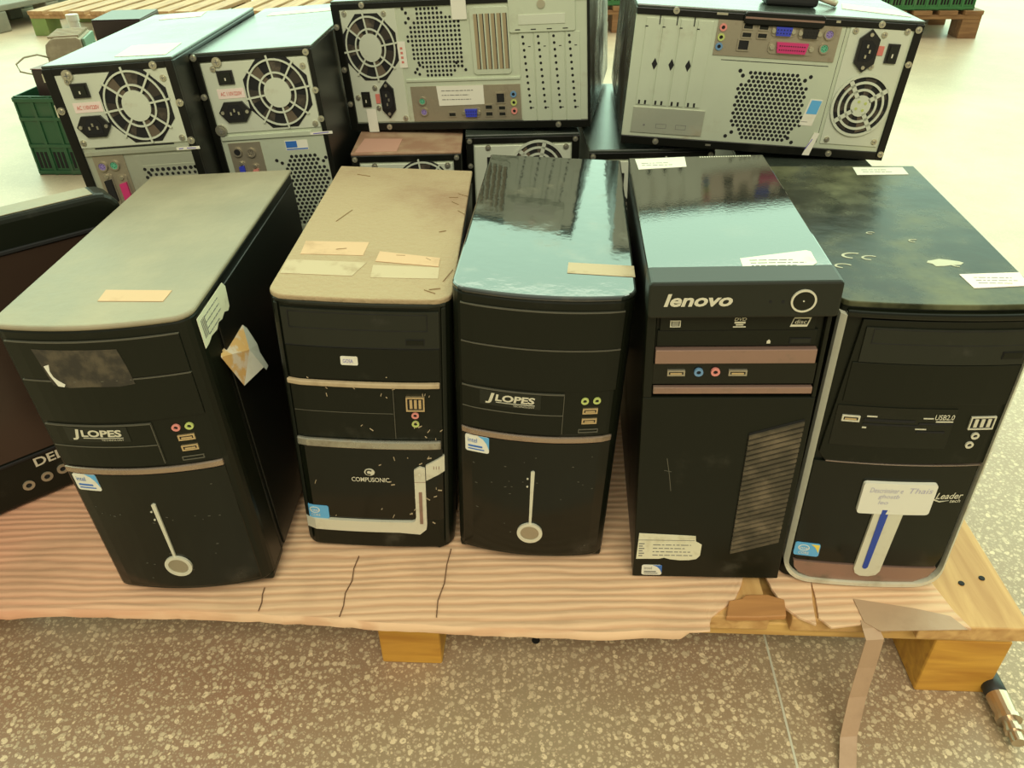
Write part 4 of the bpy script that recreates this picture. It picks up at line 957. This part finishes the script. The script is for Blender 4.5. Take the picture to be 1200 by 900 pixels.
def tower_C():
    w, d, h = .4145, .42, .2022
    t = thing('computer_tower', 'computer lying on its side with fan grille at left and slotted vent in the middle', 'computer', (-.2634, .627, .5025), R(-10.2), R(-2.8), group='computers lying on their side on top')
    t.scale = (.976, .98, .983)
    shell(t, w, d, h, 'topA', (.0125, .004, .0120, .0125), body='sidegloss')
    fn = lambda u, o, v: (u, -o, v)
    g = G(fn); g.m(0).rect(.0125, .012, w - .004, h - .0125, -.006, 0); g.m(0).rect(.110, .0775, .302, .0815, 0, .003); g.m(0).rect(.108, .0135, .306, .0775, 0, .0008)
    g.m(0).rect(.226, .086, .289, .185, 0, .0025, r=.006); 
    g.make('rear_panel', ['panel'], t, .0008)
    # power supply at the left
    g = G(fn); g.rect(.0135, .014, .106, .1885, -.002, .0015); p = g.make('power_supply', 'panel3', t, .0006)
    f2 = lambda u, o, v: (u, -.0015 - o, v)
    fan(p, f2, .0575, .1325, .0445, .0190, 'panel3', k=1.13)
    rocker(p, f2, .0285, .0400, .0430, .0640); power_socket(p, f2, .0740, .0510, .0235, .0600)
    g = G(f2); g.m(0).rect(.0525, .0450, .0600, .0600, 0, .0015); g.make('voltage_switch', 'red', p)
    g = G(f2)
    for u, v in ((.021, .184), (.087, .182), (.0535, .070), (.0555, .0375), (.0215, .055), (.1005, .020)): screw(g, u, v, .0042)
    g.make('screw', ['screw', 'ink'], p)
    g = G(f2); g.m(0).rect(.1025, .1000, .1160, .1400, 0, .0007); g.m(1)
    for i in range(4): g.rect(.1065, .107 + .007 * i, .1105, .1105 + .007 * i, .0007, .001)
    g.make('voltage_label', ['paper', 'red'], t)
    # square grid vent
    g = G(fn)
    inside = inpoly([(.138, .190), (.178, .190), (.186, .178), (.209, .166), (.212, .110), (.200, .099), (.190, .086), (.148, .086), (.140, .100), (.124, .112), (.120, .150), (.128, .165), (.138, .172)])
    hexdots(g, .1215, .087, .2125, .190, .0066, .0023, inside, False)
    for u, v in ((.118, .187), (.123, .181), (.1265, .173), (.121, .167), (.207, .184), (.2035, .175), (.2125, .094), (.207, .100), (.198, .105), (.127, .092), (.131, .097), (.136, .103), (.134, .089)): g.dot(u, v, .0025)
    g.make('vent', 'hole', t)
    # stamped slots
    g = G(lambda u, o, v: (u, -.0025 - o, v))
    for i in range(6):
        u = .2325 + .0093 * i; g.m(0).rect(u, .0945, u + .0055, .1755, 0, .0006); g.m(1).rect(u + .0055, .0945, u + .0066, .1755, 0, .0012)
    M['slot'] = mat('dusty_slot', (.30, .24, .13), .7)
    g.make('slotted_vent', ['slot', 'hole'], t)
    # port shield
    g = G(fn); g.rect(.115, .0140, .301, .0700, .0008, .0018); io = g.make('port_shield', 'shield', t)
    f3 = lambda u, o, v: (u, -.0018 - o, v)
    ps2(io, f3, .1335, .0470, .0060, 'green_j'); ps2(io, f3, .1345, .0295, .0060, 'violet_j')
    dsub(io, f3, .2010, .0190, .2315, .0345, 'vga'); usb(io, f3, .2395, .0305, .2535, .0395, shell='shield'); usb(io, f3, .2395, .0195, .2535, .0285, shell='shield')
    usb(io, f3, .2620, .0290, .2755, .0375, shell='shield'); usb(io, f3, .2620, .0195, .2755, .0280, shell='shield'); lan(io, f3, .2590, .0405, .2755, .0580)
    usb(io, f3, .1760, .0200, .1900, .0285, shell='shield')
    for v, m_ in ((.0545, 'blue_j'), (.0415, 'lime_j'), (.0280, 'rose_j')): jack(io, f3, .2890, v, .0052, m_)
    g = G(f3); g.m(0).prism([(.162, .0385), (.2395, .0400), (.2395, .0700), (.160, .0700)], 0, .001); g.m(1); scribble(g, .168, .045, .232, .066, 3, .0013, 11); g.make('paper_label', ['paper', 'ink'], io)
    # bracket and expansion slot covers
    g = G(fn); g.m(0).rect(.289, .1470, .3925, .1985, 0, .004, r=.003); g.m(1).rect(.304, .158, .377, .172, .004, .0052); g.m(2)
    for u in (.302, .327, .352, .377): g.rect(u - .004, .1500, u + .004, .1515, .004, .0044)
    g.m(3).disc(.3405, .1860, .0065, .004, .006, 14)
    g.make('bracket', ['panel', 'panel3', 'hole', 'screw'], t, .0008)
    for i in range(4):
        u0 = .303 + .0245 * i
        g = G(fn); g.m(0).rect(u0, .010, u0 + .0225, .1450, 0, .0015); g.m(1)
        for k in range(12): g.dot(u0 + .0060 + .0008 * k * .9, .1400 - .0098 * k, .0022, .0019)
        g.rect(u0 + .014, .125, u0 + .018, .1262, .0015, .0019); g.rect(u0 + .0155, .032, u0 + .0195, .0332, .0015, .0019)
        g.make('expansion_slot_cover', ['panel', 'hole'], t, .0005)
    g = G(lambda u, o, v: (u, -.003 - o, v)); g.rect(.0325, -.002, .050, .0360, 0, .0006); g.make('tape_label', 'paper', t, label='pale tape over the lower edge')
    g = G(lambda u, o, v: (u, -.003 - o, v)); g.rect(.1985, .169, .2225, .2010, 0, .0006); g.make('tape_label', 'paper', t, label='pale tape over the upper edge')
    g = G(lambda u, o, v: (u, -.003 - o, v))
    for u, v in ((.053, .1955), (.0055, .165), (.0058, .100), (.0062, .045), (.070, .0060), (.362, .0055)): screw(g, u, v, .0046)
    g.make('screw', ['screw', 'ink'], t)
tower_C()

def tower_F():
    w, d, h = .4013, .42, .1969
    t = thing('computer_tower', 'computer lying on its side turned tilted, magenta port near its top edge', 'computer', (.1724, .4749, .4960), R(-4.75), R(3.56), group='computers lying on their side on top', w=.3934)
    t.scale = (.980, .99, .978)
    shell(t, w, d, h, 'topA', (.0, .0110, .0125, .0130), body='sidegloss')
    fn = lambda u, o, v: (u, -o, v)
    g = G(fn); g.m(0).rect(0, .0125, w - .011, h - .013, -.006, .0005); g.m(1).rect(.130, .1295, .285, .1305, .0005, .0008); g.m(1).rect(.296, .02, .2966, .184, .0005, .0008)
    g.make('rear_panel', ['panel', 'hole'], t, .0008)
    # expansion slot covers
    for i in range(4):
        u0 = .0155 + .0245 * i
        g = G(fn); g.m(0).rect(u0, .060, u0 + .0215, .1800, .0005, .0020); g.m(1)
        if i < 3: g.disc(u0 + .0195, .1185, .0042, .002, .0023, 4, rv=.0085); g.rect(u0 + .018, .172, u0 + .0195, .184, .002, .0026)
        for q in (.003, .012): g.rect(u0 + q, .0605, u0 + q + .003, .0665, .002, .0023)
        g.rect(u0 - .001, .168, u0 + .003, .1695, .002, .0023)
        g.make('expansion_slot_cover', ['panel', 'hole'], t, .0005)
    g = G(fn); g.m(0).rect(.013, .018, .121, .056, .0005, .0022); g.m(1).disc(.032, .030, .0018, .0022, .0025, 8); g.frame(.05, .0260, .066, .033, .0007, .0022, .0025); g.frame(.08, .0260, .096, .033, .0007, .0022, .0025); g.make('slot_cover_plate', ['panel2', 'ink'], t, .0006)
    # port shield
    g = G(fn); g.m(0).rect(.1165, .1360, .2895, .1835, .0005, .0020); io = g.make('port_shield', 'shield', t)
    f3 = lambda u, o, v: (u, -.0020 - o, v)
    for u, v, m_ in ((.1245, .1735, 'rose_j'), (.1238, .1605, 'lime_j'), (.1232, .1480, 'blue_j')): jack(io, f3, u, v, .0052, m_)
    for u in (.1515, .1735):
        for v in (.1730, .1620): usb(io, f3, u, v - .0008, u + .0155, v + .0080, shell='shield')
    lan(io, f3, .1485, .1440, .1660, .1600)
    dsub(io, f3, .1930, .1660, .2260, .1805, 'vga'); dsub(io, f3, .2310, .1645, .2630, .1800, 'socket'); dsub(io, f3, .1925, .1430, .2590, .1610, 'pink')
    ps2(io, f3, .2740, .1730, .0066, 'violet_j'); ps2(io, f3, .2715, .1540, .0066, 'green_j')
    # hexagonal vent
    g = G(fn); c = (.212, .0690)
    hexdots(g, .156, .0205, .268, .1175, .0068, .0028, inpoly([(.176, .119), (.246, .119), (.250, .104), (.263, .098), (.266, .045), (.255, .034), (.250, .017), (.178, .017), (.176, .033), (.160, .040), (.161, .098), (.174, .104)]))
    for u, v in ((.161, .1165), (.166, .110), (.264, .1140), (.257, .1085), (.158, .021), (.166, .0275), (.252, .0240), (.259, .0180)): g.dot(u, v, .0030)
    g.make('vent', 'hole', t)
    g = G(fn); g.m(0).prism([(.2640, .045), (.2830, .0445), (.2900, .083), (.2720, .0835)], .0005, .0010); g.m(1).prism([(.2700, .062), (.2855, .0620), (.2890, .0815), (.2740, .0820)], .0010, .0013); g.m(2).rect(.2655, .05, .2755, .0505, .001, .0013); g.make('blue_sticker', ['paper', 'sky', 'ink'], t)
    # power supply
    g = G(fn); g.rect(.3015, .0200, .3870, .1865, -.002, .0022); p = g.make('power_supply', 'panel3', t, .0006)
    f2 = lambda u, o, v: (u, -.0022 - o, v)
    power_socket(p, f2, .3315, .1545, .0285, .0580); rocker(p, f2, .3595, .1400, .3760, .1660)
    g = G(f2); g.rect(.3450, .1495, .3550, .1620, 0, .0012); g.make('voltage_switch', 'red', p)
    fan(p, f2, .3450, .0790, .0400, .016, 'panel3', False, 1, k=1.06)
    g = G(f2)
    for u, v in ((.309, .180), (.3500, .1770), (.3440, .1340), (.3100, .0270), (.381, .028), (.3800, .1830)): screw(g, u, v, .0040)
    g.make('screw', ['screw', 'ink'], p)
    # bulging lip on the black rim and the seal tape
    g = G(fn); g.rect(.150, .1790, .264, .1975, .002, .007, r=.007); g.make('rim_bulge', 'steel', t, .002)
    g = G(fn); g.m(0).rect(.152, .1875, .262, .190, .007, .0076); g.make('rim_groove', 'lenstrip', t)
    g = G(lambda u, o, v: (u, -.003 - o, v)); g.m(0).prism([(.2790, .001), (.2895, .001), (.2970, .035), (.2890, .036)], 0, .0006); g.m(1).bar((.2815, .010), (.2885, .026), .0012, .0006, .0009); g.make('seal_sticker', ['paper', 'violetink'], t)
    g = G(lambda u, o, v: (u, -.003 - o, v))
    for u, v in ((.055, .1915), (.342, .1900), (.394, .186), (.395, .1400), (.053, .0065), (.318, .0060), (.396, .0100)): screw(g, u, v, .0046)
    g.make('screw', ['screw', 'ink'], t)
    g = G(lambda u, o, v: (u, -.003 - o, v))
    for a in ((.112, .1895, .1275, .1925), (.2790, .1885, .2850, .1915), (.130, .0050, .138, .0075)): g.cut(); g.rect(*a, 0, .0008)
    g.make('rim_slot', 'screw', t)
    ft = lambda u, o, v: (u, v, h + o)
    g = G(ft); g.prism([(.305, .07), (.392, .03), (.392, .085), (.320, .125)], 0, .0006); g.make('paper_label', 'paper', t, label='white sheet stuck on the upturned side')
tower_F()
# black adapter with cable lying on the tilted computer
ad = thing('power_adapter', 'black power adapter lying on top of the tilted computer', 'adapter', (.420, .530, .6985), R(-5), R(3.56))
G().box(-.045, -.022, 0, .030, .022, .026).make('adapter_body', 'rubber', ad, .006, seg=3)
g = G(); g.tube([(.03, 0, .012), (.045, -.006, .008), (.058, -.002, .0045), (.066, .02, .0045), (.05, .05, .0045), (.02, .06, .0045)], .003, 8); g.make('cable', 'device', ad, smooth=True)

# carton under the two raised rear computers
g = G(); g.box(-.640, .385, HP, -.254, .87, .2982); tag(g.make('carton', 'carton', bevel=.003), 'flat pinkish brown carton under the two left rear-facing computers', 'box')

# ------------------------------------------------------------------ DELL monitor leaning at the left
def monitor():
    ang = math.atan2(.181, .210)
    W, Hh = .405, .392; D = .046
    t = thing('monitor', 'dusty black monitor with three round buttons at the left edge, leaning by the first tower', 'monitor', (-.496 - W * math.cos(ang), .2475 - W * math.sin(ang), HP), ang)
    fn = lambda u, o, v: (u, -o, v)
    P = []
    for cx, cz, a0 in ((W - .025, Hh - .025, 0), (.025, Hh - .025, 90)): P += [(cx + .025 * math.cos(R(a0 + q)), cz + .025 * math.sin(R(a0 + q))) for q in (0, 22, 45, 68, 90)]
    P += [(0, 0), (W, 0)]
    g = G(fn); g.prism(P, -D, 0); g.make('housing', 'plastic', t, .008, seg=3)
    g = G(fn); g.rect(.022, .077, W - .022, .3475, 0, .0012); g.make('screen', 'screen', t)
    g = G(fn); g.rect(.004, .070, W - .004, .0745, 0, .003); g.cut(); g.rect(.004, .349, W - .004, .354, 0, .004); g.make('screen_rim', 'groove', t, .001)
    # pale plate on the top edge, its bright reflection put into the colour
    g = G(lambda u, o, v: (u, v, Hh + o)); g.rect(.028, .006, W - .028, D - .008, -.0005, .0006); g.make('top_edge', 'top1', t, .0004)
    g = G(fn); e = .083 + W - .277
    u = W - .2545
    g.text('DELL', u + .046, .053, u + .094, .067, .0008, .02); g.make('logo', 'letter', t)
    for k, uu in enumerate((u + .029, u + .053, u + .074)):
        jack(t, fn, uu, .030 + .002 * k, .0075, 'shield', 'round_button')
monitor()

# ------------------------------------------------------------------ things on the floor behind at the left
def crate(t, w, d, h, m, slats=True):
    g = G(); g.box(0, 0, 0, w, d, .006); g.make('crate_floor', m, t)
    for side in range(4):
        L = w if side % 2 == 0 else d
        def fn(u, o, v, s=side):
            if s == 0: return (u, -o, v)
            if s == 1: return (w + o, u, v)
            if s == 2: return (w - u, d + o, v)
            return (-o, d - u, v)
        g = G(fn); g.rect(0, .0, L, h, -.006, 0)
        for v in (.004, h * .36, h * .70, h - .018): g.rect(0, v, L, v + .012, 0, .008 if v > .9 * (h - .02) else .006)
        n = int(L / .06)
        for i in range(n + 1): g.rect(max(0, L * i / n - .005), 0, min(L, L * i / n + .005), h * .99, 0, .005)
        g.make('crate_wall', m, t, .001)
        s = G(fn)
        for i in range(n):
            u0 = L * i / n + .008; u1 = L * (i + 1) / n - .008
            for q in range(3): s.rect(u0 + (u1 - u0) * (q + .15) / 3, h * .09, u0 + (u1 - u0) * (q + .75) / 3, h * .30, 0, .0012)
        s.make('crate_slots', 'hole', t)
c = thing('plastic_crate', 'dark green plastic crate on the floor at the far left, beside the leftmost rear-facing computer', 'crate', (-1.618, 1.93, 0), R(-4))
crate(c, .60, .40, .262, 'crate')
g = G(lambda u, o, v: (u, -.0065 - o, v)); g.rect(.135, .195, .21, .235, 0, .0008); g.make('paper_label', 'paper_old', c)
b = thing('computer_case', 'dark maroon case sticking up out of the green crate', 'computer', (-1.562, 1.985, .0065), R(-8))
G().box(0, 0, 0, .20, .30, .325).make('case', 'darkcase', b, .004)
G().box(-.001, -.001, .325, .201, .301, .328).make('top_panel', 'maroontop', b, .001)
g = G(lambda u, o, v: (u, -o, v)); g.rect(.035, .285, .085, .312, 0, .0008); g.make('paper_label', 'paper_old', b)
b2 = thing('computer_case', 'dark case standing on the floor behind the green crate, carrying the beige ribbed device', 'computer', (-1.72, 2.42, 0), R(6))
G().box(0, 0, 0, .42, .38, .258).make('case', 'darkcase', b2, .004)
G().box(-.001, -.001, .258, .421, .381, .261).make('top_panel', 'darkcase', b2, .001)
dv = thing('ribbed_device', 'dusty beige ribbed device with a green side, resting on the dark case', 'device', (-1.735, 2.42, .2612), R(14))
dv.scale = (.85, 1.0, .78)
g = G(); P = [(0, 0), (0, .05), (.008, .085), (.03, .105), (.05, .112), (.14, .112), (.155, .10), (.16, .0)]
V = [(x, 0, z) for x, z in P] + [(x, .20, z) for x, z in P]; n = len(P)
g.add(V, [list(range(n)), list(range(2 * n - 1, n - 1, -1))] + [[(i + 1) % n, i, n + i, n + (i + 1) % n] for i in range(n)])
g.make('housing', 'device', dv, .004)
g = G()
for i in range(7): g.box(.02, .015 + .026 * i, .108, .150, .029 + .026 * i, .120)
g.make('ribs', 'device', dv, .003)
g = G(); g.box(.1585, .01, .012, .170, .19, .102)
for i in range(4): g.box(.17, .03 + .04 * i, .03, .176, .05 + .04 * i, .06)
g.make('connector_board', 'pcb', dv, .002)
G().tube([(.01, -.004, .03), (-.03, -.02, .05), (-.08, -.04, .045), (-.115, -.05, .02), (-.105, -.06, -.012), (-.05, -.06, -.03), (.02, -.05, -.045)], .004, 8).make('cable', 'device', dv, smooth=True)
cn = thing('dark_carton', 'dark flat box in front of the far pallet, behind the leftmost rear-facing computer', 'box', (-1.745, 2.86, 0), R(4))
G().box(0, 0, 0, .20, .26, .34).make('box_body', 'darkcase', cn, .003); G().box(.0, .0, .34, .20, .26, .344).make('lid', 'darkcase', cn, .001)
bt = thing('white_bottle', 'small white bottle standing behind the ribbed device', 'bottle', (-1.90, 3.02, 0))
g = G(); g.tube([(0, 0, 0), (0, 0, .24), (0, 0, .27), (0, 0, .28), (0, 0, .32)], [.06, .06, .03, .022, .022], 18); g.make('bottle_body', 'foam', bt); G().tube([(0, 0, .32), (0, 0, .345)], .026, 16).make('cap', 'foam', bt)

def far_pallet(label, x, y, rz, w, d, dm, bm, gap=.03, bw=.10):
    t = thing('wooden_pallet', label, 'pallet', (x, y, 0), rz, group='far pallets in the hall')
    for xx in (0, w / 2 - .05, w - .10):
        for yy in (0, d / 2 - .07, d - .14): G().box(xx, yy, 0, xx + .10, yy + .14, .10).make('block', bm, t, .003)
    for yy in (0, d / 2 - .05, d - .1): G().box(0, yy, .1, w, yy + .1, .122).make('stringer_board', dm, t, .002)
    n = int((w + gap) / (bw + gap)); s = (w - bw) / (n - 1)
    for i in range(n): G().box(s * i, -.01, .122, s * i + bw, d + .01, .144).make('deck_board', dm, t, .002)
    return t
far_pallet('empty slatted pallet with green painted blocks, far at the top left', -2.96, 4.58, R(-7), 1.20, 1.1, 'wood_far', 'greenpaint')
far_pallet('empty slatted pallet far behind the pale shiny-topped computers', -1.68, 4.45, R(-7), 1.2, 1.1, 'wood_far', 'wood_dark')
far_pallet('brown pallet seen through the gap between the two sideways computers', .02, 4.30, R(2), .72, .9, 'wood_dark', 'wood_dark')
far_pallet('brown pallet carrying a green crate at the far top right', 1.72, 4.02, R(-4), .93, 1.0, 'wood_dark', 'wood_dark')
c2 = thing('plastic_crate', 'green plastic crate on the far pallet seen through the gap', 'crate', (.10, 4.34, .1442), R(2)); crate(c2, .6, .4, .30, 'crate_b')
c3 = thing('plastic_crate', 'bright green plastic crate at the right end of the far top-right pallet', 'crate', (2.02, 4.02, .1442), R(-4)); crate(c3, .58, .4, .30, 'crate_b')
gp = thing('plastic_pallet', 'grey plastic pallet at the far top left corner', 'pallet', (-3.24, 4.66, 0), R(74))
for x in (0, .46, .92):
    for y in (0, .34, .66): G().box(x, y, 0, x + .12, y + .12, .12).make('leg', 'greyplastic', gp, .008)
G().box(0, 0, .12, 1.05, .8, .155).make('deck', 'greyplastic', gp, .006)

# ------------------------------------------------------------------ LIGHT, WORLD, CAMERA
wd = bpy.data.worlds.new('hall_light'); SC.world = wd; wd.use_nodes = True
nt = wd.node_tree; N = nt.nodes; K = nt.links; bg = N['Background']
tc = N.new('ShaderNodeTexCoord'); sx = N.new('ShaderNodeSeparateXYZ'); K.new(tc.outputs['Generated'], sx.inputs['Vector'])
def mrange(src, a, b, lo=0., hi=1.):
    n = N.new('ShaderNodeMapRange'); n.interpolation_type = 'SMOOTHSTEP'
    for k, v in zip(('From Min', 'From Max', 'To Min', 'To Max'), (a, b, lo, hi)): n.inputs[k].default_value = v
    K.new(src, n.inputs['Value']); return n.outputs['Result']
def mix(f, A, B):
    n = N.new('ShaderNodeMix'); n.data_type = 'RGBA'; K.new(f, n.inputs['Factor'])
    for k, v in (('A', A), ('B', B)):
        if isinstance(v, tuple): n.inputs[k].default_value = (*v, 1)
        else: K.new(v, n.inputs[k])
    return n.outputs['Result']
fy_ = mrange(sx.outputs['Y'], -.25, .55); fz = mrange(sx.outputs['Z'], .62, .92)
side = mix(fy_, (.40, .37, .27), (2.25, 3.4, 2.45))
K.new(mix(fz, side, (.9, .95, .72)), bg.inputs['Color']); bg.inputs['Strength'].default_value = 1.0

def area(name, loc, rot, sx_, sy_, power, col):
    l = bpy.data.lights.new(name, 'AREA'); l.shape = 'RECTANGLE'; l.size = sx_; l.size_y = sy_; l.energy = power; l.color = col
    o = bpy.data.objects.new(name, l); o.location = loc; o.rotation_euler = rot; COL.objects.link(o)
    o['label'] = 'added unseen area light over the hall'; o['category'] = 'light'; return o
area('added_area_light', (0.2, -2.4, 3.0), (R(38), 0, 0), 3.0, 1.2, 115, (1, .94, .74))  # added key lamp, brightens the rear panels from the front
area('added_area_light', (0, 4.6, 4.0), (0, 0, 0), 9, 4, 190, (1, .92, .72))  # added lamp, brightens the far floor from above

cam = bpy.data.cameras.new('camera'); cam.sensor_width = 36; cam.lens = 903.76 / 1200 * 36; cam.clip_start = .02; cam.clip_end = 60
co = bpy.data.objects.new('camera', cam); COL.objects.link(co)
co.matrix_world = Matrix.Translation((0, -.7042, .8821)) @ Matrix.Rotation(PI / 2 - R(34.31), 4, 'X') @ Matrix.Rotation(R(-1.07), 4, 'Z')
SC.camera = co
SC.view_settings.view_transform = 'Standard'; SC.view_settings.look = 'None'; SC.view_settings.exposure = 0; SC.view_settings.gamma = 1
